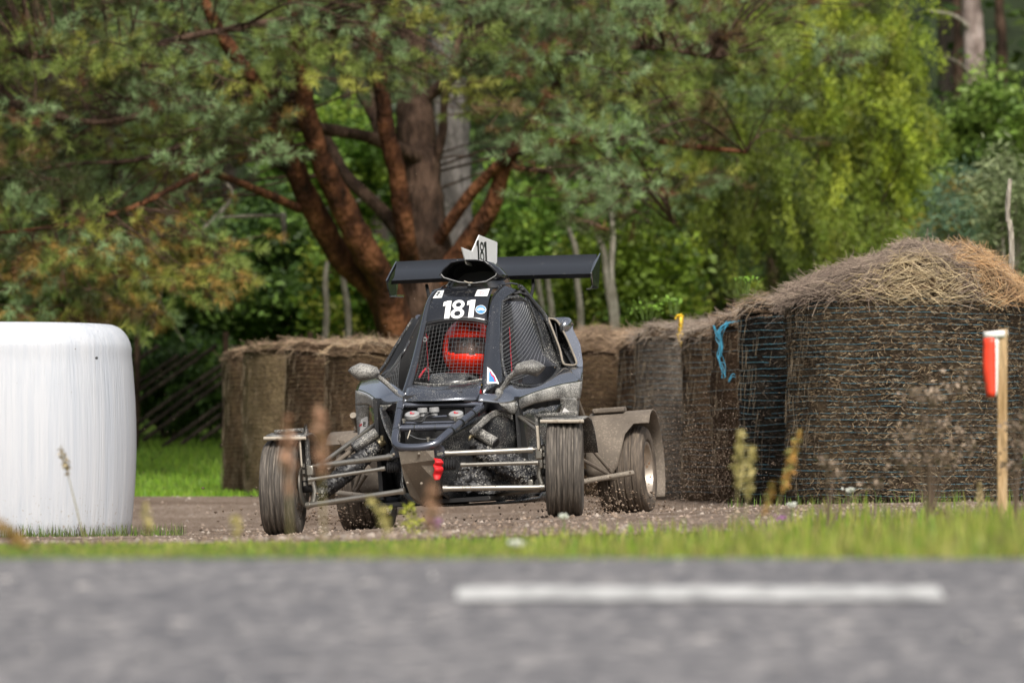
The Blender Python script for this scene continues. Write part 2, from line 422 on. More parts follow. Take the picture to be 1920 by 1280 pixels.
hh = np.array([(.014 + .062 * smooth01(-.9, 1.5, a)) * (.3 + 1.1 * random.random() ** 1.5) * (.75 + .6 * noise.noise((a * 5, b * 2, 0))) * (.8 if b < 10 else 1) * (1.35 if a > 1.0 else 1) for a, b in zip(x, y)])
P = np.array([(a, b, gz(a, b) - .004) for a, b in zip(x, y)])
blades('verge_grass', P, hh, .0028, GR, 'yellow green grass along the far edge of the road', 'grass')
# lawn behind the track, on the left
n = 26000
y = 33.8 + 12.5 * rng.random(n); x = -6.2 + 5.0 * rng.random(n); P = np.array([(a, b, gz(a, b) - .01) for a, b in zip(x, y) if b > tr_hi(a) - .3 + .5 * random.random()])
blades('lawn_grass', P, .03 + .05 * rng.random(len(P)), .005, [(.15, .27, .02), (.11, .22, .018), (.19, .29, .035)], 'bright green lawn between the white bale and the brown bales', 'grass')
# turf at the foot of the white bale and under the hay bales
n = 1500; x = -3.3 + 1.5 * rng.random(n); y = 24.55 + .5 * rng.random(n)
x2 = rng.uniform(1.2, 3.2, 420); y2 = 25.1 + .22 * rng.random(420)
x3 = -1.95 + 1.6 * rng.random(900); y3 = 33.6 + 1.2 * rng.random(900)
x, y = np.r_[x, x2, x3], np.r_[y, y2, y3]
P = np.array([(a, b, gz(a, b) - .004) for a, b in zip(x, y)])
blades('tufts_by_the_bales', P, .02 + .075 * rng.random(len(P)) ** 2.2, .0025, [(.11, .19, .03), (.08, .13, .03), (.05, .04, .03), (.16, .2, .05)], 'short rough grass at the foot of the bales', 'grass')

# ------------------------------------------------------------------ bales
def straw_strips(P, D, N_, length, width):
    """thin strips at P along unit D, facing N_"""
    S = np.cross(D, N_); S /= (np.linalg.norm(S, axis=1, keepdims=True) + 1e-9)
    l = (length / 2)[:, None]; w = width / 2
    bend = N_ * (length * .06 * rng.standard_normal(len(P)))[:, None]
    V = np.stack([P - D * l - S * w, P - D * l + S * w, P + bend + S * w, P + bend - S * w, P + D * l + S * w * .6, P + D * l - S * w * .6], 1).reshape(-1, 3)
    k = 6 * np.arange(len(P))[:, None]
    return V, np.concatenate([k + np.array([[0, 1, 2, 3]]), k + np.array([[3, 2, 4, 5]])])
def bale_mat(name, lo, mid, hi):
    m, nt, p = nodes_of(name); L = nt.links.new
    n = N(nt, 'ShaderNodeTexNoise', Scale=1., Detail=6., Roughness=.75); L(coords(nt, (30, 30, 95)), n.inputs['Vector'])
    n2 = N(nt, 'ShaderNodeTexNoise', Scale=3.5, Detail=4.); L(coords(nt), n2.inputs['Vector'])
    a = N(nt, 'ShaderNodeMath', operation='MULTIPLY_ADD'); L(n2.outputs['Fac'], a.inputs[0]); a.inputs[1].default_value = .55; L(n.outputs['Fac'], a.inputs[2])
    L(ramp(nt, a.outputs[0], [(.6, lo), (.8, mid), (1., hi)]).outputs[0], p.inputs['Base Color'])
    p.inputs['Roughness'].default_value = .95; p.inputs['Specular IOR Level'].default_value = .1
    bump(nt, p, n.outputs['Fac'], .9, .025); return m
M['bale_dark'] = bale_mat('weathered_hay_dark', (.012, .009, .006), (.045, .032, .02), (.13, .094, .055))
M['bale_brown'] = bale_mat('weathered_hay_brown', (.024, .016, .010), (.078, .05, .029), (.18, .12, .07))
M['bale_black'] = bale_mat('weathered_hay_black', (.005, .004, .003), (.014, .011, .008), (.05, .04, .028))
M['bale_tan'] = bale_mat('weathered_hay_tan', (.05, .036, .02), (.135, .098, .054), (.25, .19, .11))
M['bale_grey'] = bale_mat('weathered_hay_grey', (.045, .036, .028), (.13, .103, .08), (.25, .21, .165))
M['bale_deep'] = bale_mat('weathered_hay_deep', (.016, .010, .006), (.05, .03, .017), (.12, .074, .042))
M['net_blue'] = plain('blue_net_wrap', (.09, .24, .31), .5, var=.5, scale=6)
M['net_pale'] = plain('pale_net_edge', (.21, .165, .11), .7, var=.4)
M['net_grey'] = plain('faded_blue_net_wrap', (.16, .24, .27), .6, var=.35, scale=6)
M['net_tan'] = plain('tan_net_wrap', (.15, .11, .05), .6, var=.5, scale=6)
ST_GOLD = [(.46, .34, .20), (.36, .255, .145), (.52, .42, .28), (.20, .14, .09), (.15, .10, .065)]
ST_BROWN = [(.25, .17, .105), (.18, .12, .075), (.33, .235, .15), (.11, .07, .045)]
ST_GREY = [(.24, .195, .15), (.17, .13, .105), (.31, .25, .19), (.12, .09, .07)]
def hay_bale(cx, cy, rad, H, label, mat, net, strands, n_straw, cap_h, cap_n, cols, capcols, seed, mound=None, straw_len=(.02, .055)):
    z0 = gz(cx, cy) - .015
    b = empty('hay_bale', (cx, cy, z0), 0, label, 'hay bale', 'net wrapped hay bales lining the track')
    def rr(w, z): return rad + .022 * noise.noise((math.cos(w) * 2 + seed, math.sin(w) * 2, z * 2.2)) + .012 * noise.noise((math.cos(w) * 7, math.sin(w) * 7 + seed, z * 8)) - .03 * smooth01(H - .10, H, z) - .02 * (1 - smooth01(0, .08, z))
    ns, nz = 72, 26; mb = MB(); V = []; Fc = []
    for i in range(nz):
        z = H * i / (nz - 1)
        for k in range(ns):
            w = 2 * math.pi * k / ns; q = rr(w, z); V.append((q * math.cos(w), q * math.sin(w), z))
    for i in range(nz - 1):
        for k in range(ns): Fc.append((i * ns + k, i * ns + (k + 1) % ns, (i + 1) * ns + (k + 1) % ns, (i + 1) * ns + k))
    Fc.append(tuple((nz - 1) * ns + k for k in range(ns))); Fc.append(tuple(reversed(range(ns))))
    mb.add(V, Fc).build('bale_core', mat, b, angle=60)
    if strands:     # net strands on the half that faces the track
        mb = MB()
        for i in range(strands):
            z = .04 + (H - .07) * (i + .5) / strands
            w0 = R(180) - .1; w = w0; ph = random.random() * 9
            while w < R(360) + .1:
                w1 = min(w + random.uniform(.5, 2.6), R(360) + .1); pts = []
                for q in np.linspace(w, w1, max(3, int((w1 - w) / .09))):
                    zz = z + .006 * math.sin(3 * q + ph) + .010 * noise.noise((q * 3, z * 3, seed)); r_ = rr(q, zz) + .0025
                    pts.append((r_ * math.cos(q), r_ * math.sin(q), zz))
                mb.tube(pts, .0014, 3, cap=False)
                w = w1 + (random.uniform(.02, .25) if random.random() < .55 else 0)
        mb.build('net_wrap', M[net], b, smooth=False)
        mb = MB()
        for q in range(90):        # frayed net edge standing off the left side
            w = R(180) + math.asin(min(.95, max(-.2, random.choice((.15, .3, .45)) + random.gauss(0, .14)))); z = random.random() * (H - .05) + .03; pts = []
            for t in (0, .5, 1): pts.append(((rr(w, z) + .008 + .01 * random.random()) * math.cos(w + .03 * t), (rr(w, z) + .008) * math.sin(w + .03 * t), min(H, z + .10 * t + random.gauss(0, .012))))
            mb.tube(pts, .0010, 3, cap=False)
        mb.build('net_edge', M['net_pale'], b, smooth=False)['kind'] = 'stuff'
    n = n_straw; w = rng.uniform(math.pi, 2 * math.pi, n); z = rng.random(n) * (H - .02) + .01
    q = np.array([rr(a, c) for a, c in zip(w, z)]) + rng.random(n) * .012 - .002
    Nn = np.stack([np.cos(w), np.sin(w), 0 * w], 1); T = np.stack([-np.sin(w), np.cos(w), 0 * w], 1)
    t = rng.standard_normal(n) * .55; Dd = T * np.cos(t)[:, None] + np.array([0, 0, 1.0]) * np.sin(t)[:, None] + Nn * (.25 * rng.standard_normal(n))[:, None]
    Dd /= np.linalg.norm(Dd, axis=1, keepdims=True)
    V, Fc = straw_strips(np.stack([q * np.cos(w), q * np.sin(w), z], 1), Dd, Nn, straw_len[0] + (straw_len[1] - straw_len[0]) * rng.random(n) ** 1.6, .0024)
    c = np.asarray(cols)[rng.integers(0, len(cols), n)] * (.12 + .95 * rng.random((n, 1)) ** 2)
    tag(np_mesh('loose_straw', V, Fc, M['straw'], b, tint=np.concatenate([c, c])), kind='stuff')
    # thatch of loose hay on top
    mound = mound or (lambda u, v: cap_h * (1 - (u * u + v * v)) ** .5 if u * u + v * v < 1 else 0)
    def mz(u, v):
        rr2 = u * u + v * v
        return H - .005 + mound(u, v) + .06 * noise.noise((u * 3 + seed, v * 3, 1)) * (1 if rr2 < .9 else .5) + .03 * noise.noise((u * 8 + seed, v * 8, 1))
    G = []; mb = MB(); nr, na = 9, 48; V = [(0, 0, mz(0, 0) - .02)]; Fc = []
    for i in range(1, nr + 1):
        for k in range(na):
            r_ = i / nr; a = 2 * math.pi * k / na; u, v = r_ * math.cos(a), r_ * math.sin(a)
            V.append((u * (rad + .015), v * (rad + .015), mz(u * .999, v * .999) - .02 - (.03 if i == nr else 0)))
    for k in range(na): Fc.append((0, 1 + k, 1 + (k + 1) % na))
    for i in range(nr - 1):
        for k in range(na): Fc.append((1 + i * na + k, 1 + (i + 1) * na + k, 1 + (i + 1) * na + (k + 1) % na, 1 + i * na + (k + 1) % na))
    cap = mb.add(V, Fc).build('hay_cap', M['bale_brown'], b)
    n = cap_n; r_ = np.sqrt(rng.random(n)) * 1.03; a = rng.random(n) * 6.283; u, v = r_ * np.cos(a), r_ * np.sin(a)
    e = .02; Z = np.array([mz(p, q) for p, q in zip(u, v)]); Zx = np.array([mz(p + e, q) for p, q in zip(u, v)]); Zy = np.array([mz(p, q + e) for p, q in zip(u, v)])
    Nn = np.stack([-np.clip((Zx - Z) / e / rad, -2, 2), -np.clip((Zy - Z) / e / rad, -2, 2), np.ones(n)], 1); Nn /= np.linalg.norm(Nn, axis=1, keepdims=True)
    an = rng.normal(0, .6, n) + rng.integers(0, 2, n) * math.pi
    T = np.stack([np.cos(an), np.sin(an), np.zeros(n)], 1); T -= Nn * (T * Nn).sum(1, keepdims=True); T += np.array([0, 0, 1.]) * np.abs(rng.normal(0, .16, n))[:, None]; T += Nn * rng.normal(0, .12, n)[:, None]
    T /= np.linalg.norm(T, axis=1, keepdims=True)
    face = Nn * .5 + np.array([0, -1.0, .3]); face /= np.linalg.norm(face, axis=1, keepdims=True)
    ln = .05 + .20 * rng.random(n) ** 2
    P = np.stack([u * rad * 1.02, v * rad * 1.02, Z + .022 * rng.random(n) - .014], 1)
    sp = rng.random(n) < .022; T[sp] = T[sp] * .5 + np.array([0, 0, 1.]) * (.3 + .9 * rng.random((sp.sum(), 1))) + rng.standard_normal((sp.sum(), 3)) * .3; T /= np.linalg.norm(T, axis=1, keepdims=True)
    ed = r_ > .93; P[ed, 2] -= rng.random(ed.sum()) * .07; T[ed, 2] -= .5; T /= np.linalg.norm(T, axis=1, keepdims=True)
    V, Fc = straw_strips(P, T, face, ln, .0028)
    ci = capcols(u, v) if callable(capcols) else np.asarray(capcols)[rng.integers(0, len(capcols), n)]
    c = ci * (.5 + .8 * rng.random((n, 1)))
    tag(np_mesh('straw_thatch', V, Fc, M['straw'], b, tint=np.concatenate([c, c])), kind='stuff')
    return b

def big_mound(u, v):    # heap rising to the right of its bale
    e = max(0, 1 - (u * u + v * v)) ** .32
    h = np.interp(u, [-1, -.6, -.3, 0, .3, .6, .85, 1], [.03, .125, .195, .27, .265, .25, .2, .13])
    return h * e + .02
def big_cols(u, v):
    n = len(u); o = np.asarray([(.20, .15, .115), (.14, .102, .08), (.27, .21, .155)])[rng.integers(0, 3, n)]
    g = np.asarray([(.38, .29, .16), (.27, .20, .115), (.43, .345, .21)])[rng.integers(0, 3, n)]
    w = np.asarray([(.38, .22, .10), (.28, .17, .09), (.44, .30, .16)])[rng.integers(0, 3, n)]
    k = rng.random(n); ns_ = np.array([noise.noise((a * 2.5, b_ * 2.5, 4)) for a, b_ in zip(u, v)]); warm = (u + .5 * ns_ > .2 + .5 * k); gold = (v < -.80 - .16 * k + .14 * ns_) & (u > -.7 + .6 * k)
    o[warm] = w[warm]; o[gold] = g[gold]; return o
hay_bale(2.26, 26.0, .68, 1.205, 'tall weathered hay bale with blue net strands beside the wooden stake', M['bale_dark'], 'net_blue', 32, 17000, .28, 21000, ST_GOLD, big_cols, 1, big_mound, (.015, .05))
hay_bale(2.045, 27.32, .67, 1.20, 'nearly black hay bale immediately left of the tallest heaped bale', M['bale_black'], 'net_blue', 30, 3500, .07, 2600, ST_GREY, ST_BROWN + ST_GREY, 2)
hay_bale(1.94, 28.63, .67, 1.17, 'torn brown hay bale with a strip of bright blue twine hanging down it', M['bale_deep'], 'net_grey', 9, 7000, .07, 2600, ST_BROWN, ST_BROWN + ST_GREY, 3)
hay_bale(1.80, 29.95, .67, 1.13, 'brown hay bale just right of the yellow tape', M['bale_brown'], 'net_grey', 26, 4500, .09, 3000, ST_BROWN, ST_GREY, 4)
hay_bale(1.525, 31.25, .67, 1.16, 'hay bale with faded blue strands just left of the yellow tape', M['bale_grey'], 'net_grey', 28, 6500, .07, 3000, ST_GREY, ST_GREY, 5)
hay_bale(1.43, 32.55, .66, 1.16, 'hay bale with ragged dark hay hanging over its rim behind the car', M['bale_deep'], 'net_grey', 24, 4500, .06, 3000, ST_BROWN, ST_BROWN, 6)
hay_bale(.74, 33.9, .67, 1.12, 'brown hay bale with ochre strands directly right of the car', M['bale_brown'], 'net_tan', 26, 4500, .13, 2600, ST_BROWN, ST_BROWN, 7)
hay_bale(-.68, 32.75, .67, 1.11, 'nearest brown hay bale left of the car cockpit', M['bale_brown'], 'net_tan', 34, 5000, .04, 1300, ST_BROWN, ST_BROWN + ST_GOLD, 8)
hay_bale(-1.03, 34.05, .67, 1.15, 'brown hay bale second from the car on its left', M['bale_deep'], 'net_tan', 34, 4500, .03, 900, ST_BROWN, ST_BROWN, 9)
hay_bale(-1.43, 35.35, .67, 1.19, 'ochre brown hay bale second from the left end of the brown row', M['bale_tan'], 'net_tan', 34, 4500, .02, 700, ST_BROWN, ST_BROWN, 10)
hay_bale(-1.665, 36.65, .67, 1.18, 'leftmost narrow slice of brown hay bale beside the lawn', M['bale_brown'], 'net_tan', 34, 4000, .02, 500, ST_BROWN, ST_BROWN, 11)

def film_mat():
    m, nt, p = nodes_of('white_stretch_film'); L = nt.links.new
    n = N(nt, 'ShaderNodeTexNoise', Scale=1., Detail=6., Roughness=.65); L(coords(nt, (26, 26, .5)), n.inputs['Vector'])
    s = N(nt, 'ShaderNodeTexNoise', Scale=70., Detail=4.); L(coords(nt), s.inputs['Vector'])
    n2 = N(nt, 'ShaderNodeTexNoise', Scale=2.5, Detail=3.); L(coords(nt), n2.inputs['Vector'])
    c = ramp(nt, n.outputs['Fac'], [(.3, (.42, .45, .50)), (.62, (.51, .525, .555))])
    z = N(nt, 'ShaderNodeSeparateXYZ'); tc = nt.nodes.new('ShaderNodeTexCoord'); L(tc.outputs['Object'], z.inputs[0])
    mr = N(nt, 'ShaderNodeMapRange'); mr.inputs['From Min'].default_value = 0; mr.inputs['From Max'].default_value = .45; mr.inputs['To Min'].default_value = .17; mr.inputs['To Max'].default_value = 0; L(z.outputs['Z'], mr.inputs['Value'])
    ad = N(nt, 'ShaderNodeMath', operation='ADD'); L(s.outputs['Fac'], ad.inputs[0]); L(mr.outputs[0], ad.inputs[1])
    sp = ramp(nt, ad.outputs[0], [(.74, 0.), (.80, .75)])
    L(mixc(nt, sp.outputs[0], c.outputs[0], (.30, .25, .2)), p.inputs['Base Color'])
    p.inputs['Roughness'].default_value = .38; w2 = N(nt, 'ShaderNodeTexNoise', Scale=1., Detail=3.); L(coords(nt, (75, 75, 2.2)), w2.inputs['Vector']); a2 = N(nt, 'ShaderNodeMath', operation='ADD'); L(n.outputs['Fac'], a2.inputs[0]); L(w2.outputs['Fac'], a2.inputs[1])
    bump(nt, p, a2.outputs[0], .4, .010); return m
def wrapped_bale(cx, cy, rad, H):
    prof = [(0, rad * .93)] + [(H * t, rad * (.965 + .05 * math.sin(math.pi * min(1, t / .92)) ** .8)) for t in np.linspace(.03, .86, 16)]
    for a in np.linspace(0.12, 1.0, 9):
        w = a * math.pi / 2; prof.append((H * .86 + H * .14 * math.sin(w), rad * (.79 + .195 * math.cos(w))))
    prof += [(H * 1.005, rad * .5), (H * 1.008, .001)]
    mb = MB(); ns = 96; V = []
    for z, r_ in prof:
        for k in range(ns):
            w = 2 * math.pi * k / ns; q = r_ * (1 + .006 * noise.noise((math.cos(w) * 9, math.sin(w) * 9, z * .6)) + .012 * noise.noise((math.cos(w) * 2, math.sin(w) * 2, z)))
            V.append((q * math.cos(w), q * math.sin(w), z))
    Fc = [(i * ns + k, i * ns + (k + 1) % ns, (i + 1) * ns + (k + 1) % ns, (i + 1) * ns + k) for i in range(len(prof) - 1) for k in range(ns)]
    o = mb.add(V, Fc).build('wrapped_bale', film_mat(), None, angle=80)
    o.location = (cx, cy, gz(cx, cy) - .02)
    return tag(o, 'large white plastic wrapped bale standing at the left edge', 'wrapped bale')
wb = wrapped_bale(-2.80, 25.6, .655, 1.215)
# small hole in the film: a part of the bale
hp = W(181, 671, 25.6 - .60); mbh = MB().ball((0, 0, 0), .008, 8, 6)
ho = mbh.build('film_hole', M['ink'], wb); ho.location = tuple(hp - np.array(wb.location))

# ------------------------------------------------------------------ the buggy
car = empty('racing_buggy', label='black single seat racing buggy number 181 with rear wing sliding on gravel', cat='racing buggy')
Mx = Matrix(((CM[0][0], CM[0][1], CM[0][2], CO[0]), (CM[1][0], CM[1][1], CM[1][2], CO[1]), (CM[2][0], CM[2][1], CM[2][2], CO[2]), (0, 0, 0, 1)))
car.matrix_world = Mx
PXM = 22 / F           # metres per photo pixel at the front axle

def tubep(name, pts, dpx, mat, parent=None, seg=10, n=None, sm=False):
    P = CP(pts)
    if sm: P = spline(P, n or 4 * len(P))
    return MB().tube(P, dpx * PXM / 2, seg).build(name, M[mat], parent or car)

# wheels -------------------------------------------------------------------
def wheel(loc, width, rad, yaw, camber, mats, outer, spokes=10):
    """outer: +1 when the open face of the rim looks towards +x"""
    w = empty('wheel', loc); w.parent = car; w.rotation_euler = (0, R(camber), R(yaw))
    h = width / 2; mb = MB(); rim_r = rad * .60
    prof = [(-h * .82, rim_r), (-h * .98, rim_r + .02), (-h * 1.02, rad * .80), (-h * .96, rad * .93), (-h * .82, rad * .985)]
    for i in range(5):                      # ribs with grooves between
        a = -h * .78 + 2 * h * .78 * i / 5; b = -h * .78 + 2 * h * .78 * (i + 1) / 5
        prof += [(a + .006, rad * .989), (a + .008, rad), (b - .008, rad), (b - .006, rad * .989)]
        if i < 4: prof += [(b - .0035, rad * .968), (b + .0035, rad * .968)]
    prof += [(h * .82, rad * .985), (h * .96, rad * .93), (h * 1.02, rad * .80), (h * .98, rim_r + .02), (h * .82, rim_r)]
    mb.lathe(prof, 72, 'x', closed=True).build('tyre', M[mats[0]], w, angle=28)
    mb = MB(); o = outer
    mb.lathe([(h * .84 * o, rim_r + .012), (h * .95 * o, rim_r + .006), (h * .93 * o, rim_r - .008), (h * .6 * o, rim_r - .02), (-h * .6 * o, rim_r - .02), (-h * .9 * o, rim_r + .008), (-h * .84 * o, rim_r + .012)], 48, 'x')
    mb.lathe([(h * .50 * o, rim_r - .018), (h * .42 * o, rim_r * .72), (h * .52 * o, rim_r * .45), (h * .62 * o, rim_r * .28), (h * .62 * o, .001)], 40, 'x')
    rim = mb.build('rim', M[mats[1]], w)
    mb = MB()
    for k in range(spokes):                 # holes between the spokes, seen as dark discs
        a = 2 * math.pi * k / spokes; r_ = rim_r * .73
        c = np.array([h * .445 * o, r_ * math.cos(a), r_ * math.sin(a)])
        V = [c + np.array([.004 * o, 0, 0]) + .024 * np.array([0, math.cos(q) * math.cos(a) * .8 - math.sin(q) * math.sin(a), math.cos(q) * math.sin(a) * .8 + math.sin(q) * math.cos(a)]) for q in np.linspace(0, 2 * math.pi, 10, endpoint=False)]
        mb.plate(V, (-.012 * o, 0, 0))
    mb.build('rim_opening', M['ink'], w)
    mb = MB()
    for k in range(4):
        a = 2 * math.pi * (k + .5) / 4; mb.lathe([(h * .6 * o, .001), (h * .72 * o, .008), (h * .6 * o, .010)], 8, 'x', (0, .032 * math.cos(a), .032 * math.sin(a)))
    mb.lathe([(h * .62 * o, .02), (h * .72 * o, .018), (h * .74 * o, .001)], 16, 'x')
    mb.build('hub', M['silver'], w)
    return w
FW, RWH = .183, .235
wheel((-.703, 0, FW + .052), .175, .235, 4.0, 3.4, ('tyre', 'alloy'), -1)
wheel((.700, 0, FW + .052), .175, .235, 8.5, 3.6, ('tyre', 'alloy'), 1)
wheel((.690, 1.95, .225), .255, .233, -1.0, 0, ('tyremud', 'alloy'), 1)
wheel((-.715, 1.95, .228), .255, .233, 0, 0, ('tyremud', 'alloy'), -1)

# front fenders: a flat topped sheet over the tyre with its bracket
def front_fender(px_l, px_r, py, xin, side):
    f = MB(); A = C(px_l, py, -.10); B = C(px_r, py, -.10); zc_ = (A[2] + B[2]) / 2
    rows = []
    for y, dz in ((-.13, -.012), (-.10, 0), (.02, .012), (.12, -.004), (.20, -.06), (.25, -.16)):
        rows.append([(A[0] + (B[0] - A[0]) * t, y, A[2] + (B[2] - A[2]) * t + dz) for t in np.linspace(0, 1, 5)])
    o = f.grid(rows).build('front_fender', M['fender'], car, solid=.008)
    MB().tube([(A[0] - .004, -.135, A[2] - .012), (B[0] + .004, -.135, B[2] - .012)], .0085, 8).build('fender_lip', M['lip'], o)
    b = MB(); xo = A[0] if side > 0 else B[0]; xf = B[0] - .04 if side > 0 else A[0] + .03
    zt = zc_ + .026
    path = [(xin, -.04, .315), (xin, -.04, zt - .02), (xin + side * .006, -.04, zt - .004), (xin + side * .022, -.04, zt), (xf, -.04, zt - .0)]
    G = [[(p[0], p[1] - .012, p[2]) for p in spline(path, 22)], [(p[0], p[1] + .03, p[2]) for p in spline(path, 22)]]
    b.grid(G).build('fender_bracket', M['fender'], o, solid=.016, bevel=.004)
    s = MB().grid([[(xin + side * .010, -.128, z + .008 * noise.noise((z * 60, side, 0))) for z in np.linspace(.33, zt - .05, 12)], [(xin + side * (.020 + 0), -.124 + .01, z) for z in np.linspace(.33, zt - .05, 12)]])
    s.build('fender_edge', M['lip'], o, solid=.006)
front_fender(499, 575, 817, -.562, -1)
front_fender(1017, 1095, 785, .585, 1)

# rear fenders: curled sheets over the rear tyres
def rear_fender(cx, side):
    rad = .275; hw = .165; G = []; cy, cz = 1.95, .235
    for t in np.linspace(0, 1, 26):
        a = R(192) - t * R(232)             # from the front, over the top, down the back
        row = []
        for u in np.linspace(0, 1, 9):
            au = a
            lim = R(192) - R(62) * smooth01(.42, .72, u)   # the outboard half starts higher up
            au = min(a, lim)
            rr_ = rad * (1.02 if 60 < math.degrees(au) < 120 else 1.0)
            row.append((cx + side * (-hw + 2 * hw * u), cy + rr_ * math.cos(au), cz + rr_ * math.sin(au) + .02))
        G.append(row)
    f = MB().grid(G).build('rear_fender', M['mud'], car, solid=.007)
    G = [[(cx + side * (-hw + .02 + .17 * u), cy - .25 + .03 * v, cz + .235 + .045 * v) for u in np.linspace(0, 1, 5)] for v in (0, 1)]
    MB().box((cx - side * .06, cy - .05, cz + .312), (.17, .10, .028)).build('fender_bracket', M['mud'], f, bevel=.008)
    MB().box((cx - side * .085, cy - rad - .004, cz - .045), (.165, .03, .022)).build('fender_edge', M['mud'], f, bevel=.006)
rear_fender(.690, 1); rear_fender(-.715, -1)

# suspension: silver tubes ------------------------------------------------------
def arm(name, pts, d, mat='silver', sleeve=True):
    P = CP(pts); o = MB().tube(P, d * PXM / 2, 10).build(name, M[mat], car)
    if sleeve:
        for a, b in ((P[0], P[1]), (P[-1], P[-2])):
            u = (b - a) / np.linalg.norm(b - a)
            MB().tube([a - u * .004, a + u * .018], d * PXM * .62, 10).build('rod_end', M[mat], o)
    return o
arm('upper_arm', [(733, 856, -.12), (597, 873, -.06)], 11); arm('upper_arm', [(836, 850, -.12), (998, 843, -.06)], 11)
tubep('arm_joint', [(599, 873, -.06), (586, 873, -.05)], 6, 'silver'); tubep('arm_joint', [(996, 843, -.06), (1012, 841, -.05)], 6, 'silver')
arm('steering_rod', [(721, 878, -.14), (580, 899, -.13)], 7.5); arm('steering_rod', [(866, 871, -.14), (1008, 867, -.13)], 7.5)
arm('lower_arm', [(757, 920, -.14), (576, 947, -.07)], 10.5); arm('lower_arm', [(832, 915.5, -.14), (1020, 913, -.07)], 10.5)
arm('lower_arm_leg', [(748, 938, .38), (700, 934, .3), (582, 946, 0)], 9); arm('lower_arm_leg', [(884, 931, .36), (925, 927, .28), (1014, 917, 0)], 9)
tubep('arm_sleeve', [(747, 938, .375), (715, 936, .32)], 15, 'frame'); tubep('arm_sleeve', [(884, 931, .352), (916, 928, .29)], 15, 'frame')
arm('upper_arm_leg', [(716, 787, .42), (603, 869, 0)], 8.5); arm('upper_arm_leg', [(966, 776, .40), (1006, 806, .15), (1018, 836, .02)], 7)
tubep('brake_pipe', [(968, 776, .43), (1012, 799, .15)], 4.5, 'silver')
tubep('push_rod', [(668, 838, .2), (612, 880, .02)], 9, 'mud')
# bellows
for (x0, x1, y0) in ((727, 750, 876), (832, 856, 872)):
    A, B = C(x0, y0, -.14), C(x1, y0 - 1, -.14); ax = B - A; prof = []
    mb = MB(); pts = []; rr_ = []
    for i in range(11):
        pts.append(A + ax * i / 10); rr_.append(.028 if i % 2 == 0 else .020)
    mb.tube(pts, rr_, 14).build('rubber_bellows', M['rubber'], car, angle=20)
# uprights
for s, (bx, by) in ((-1, (583, 882)), (1, (1012, 851))):
    p = C(bx, by, -.04); u = MB().box((p[0], -.04, p[2] + .0), (.036, .06, .05)).build('upright', M['silver'], car, bevel=.006)
    MB().box((p[0] + s * .006, -.035, p[2] - .045), (.022, .05, .05)).build('upright_web', M['silver'], u, bevel=.006)
    MB().tube([(p[0], -.03, p[2] - .05), (p[0] - s * .012, -.03, p[2] - .10), (p[0] + s * .004, -.03, p[2] - .165)], [.014, .013, .016], 10).build('upright_post', M['silver'], u)
    MB().tube([(p[0], -.02, .235), (p[0] + s * .07, 0, .235)], .03, 16).build('axle_stub', M['matte'], u)
    for dz, dy in ((.03, -.075), (.0, -.078), (-.035, -.072), (-.06, -.075)):
        MB().tube([(p[0] + s * .028, dy, p[2] + dz - .012), (p[0] + s * .028, dy, p[2] + dz + .006)], .0075, 6).build('bolt', M['silver'], u)
    MB().lathe([(-.004, .10), (.004, .10), (.004, .06), (-.004, .06)], 32, 'x', (p[0] + s * .05, 0, .235), closed=True).build('brake_disc', M['silver'], u)
# coil-over units: reservoir, brass clamp, crinkled cover
for pts_r, cl, cov in (([(706, 811, .18), (664, 839, .14)], (719, 826, .16), [(716, 832, .2), (690, 850, .17), (655, 880, .11), (622, 908, .07), (592, 930, .03)]),
                       ([(884, 804, .18), (929, 830, .14)], (875, 819, .16), [(876, 822, .2), (905, 846, .17), (940, 870, .11), (972, 890, .07), (996, 903, .03)])):
    root = MB().tube(CP(pts_r), 10.5 * PXM, 20).build('shock_reservoir', M['black_dusty'], car)
    root.data.materials[0] = M['black_thick']
    P = CP(pts_r); u = (P[1] - P[0]) / np.linalg.norm(P[1] - P[0])
    MB().tube([P[1] - u * .002, P[1] + u * .006], 9.2 * PXM, 16).build('reservoir_cap', M['matte'], root)
    c = C(*cl); MB().tube([c - u * .004, c + u * .028], .022, 14).build('brass_clamp', M['gold'], root)
    MB().box(c + np.array([0, -.022, .012]), (.018, .02, .03)).build('clamp_bracket', M['gold'], root, bevel=.004)
    P = spline(CP(cov), 70); rr_ = [(.030 + .016 * math.sin(math.pi * i / 69) + .009 * noise.noise((i * .5, cl[0], 0))) for i in range(70)]
    mb = MB().tube(P, rr_, 36); o = mb.build('shock_cover', M['shockcover'], car, angle=60)
    for v in o.data.vertices:
        q = Vector(v.co); v.co = q + Vector((1, 1, 1)) * (.011 * noise.noise(q * 48)) + Vector((.3, 0, 1)) * (.010 * noise.noise(q * 120))
    c = C(*cov[-1]); MB().box(c + np.array([0, -.02, -.01]), (.028, .012, .045)).build('shock_mount', M['silver'], o, bevel=.006)
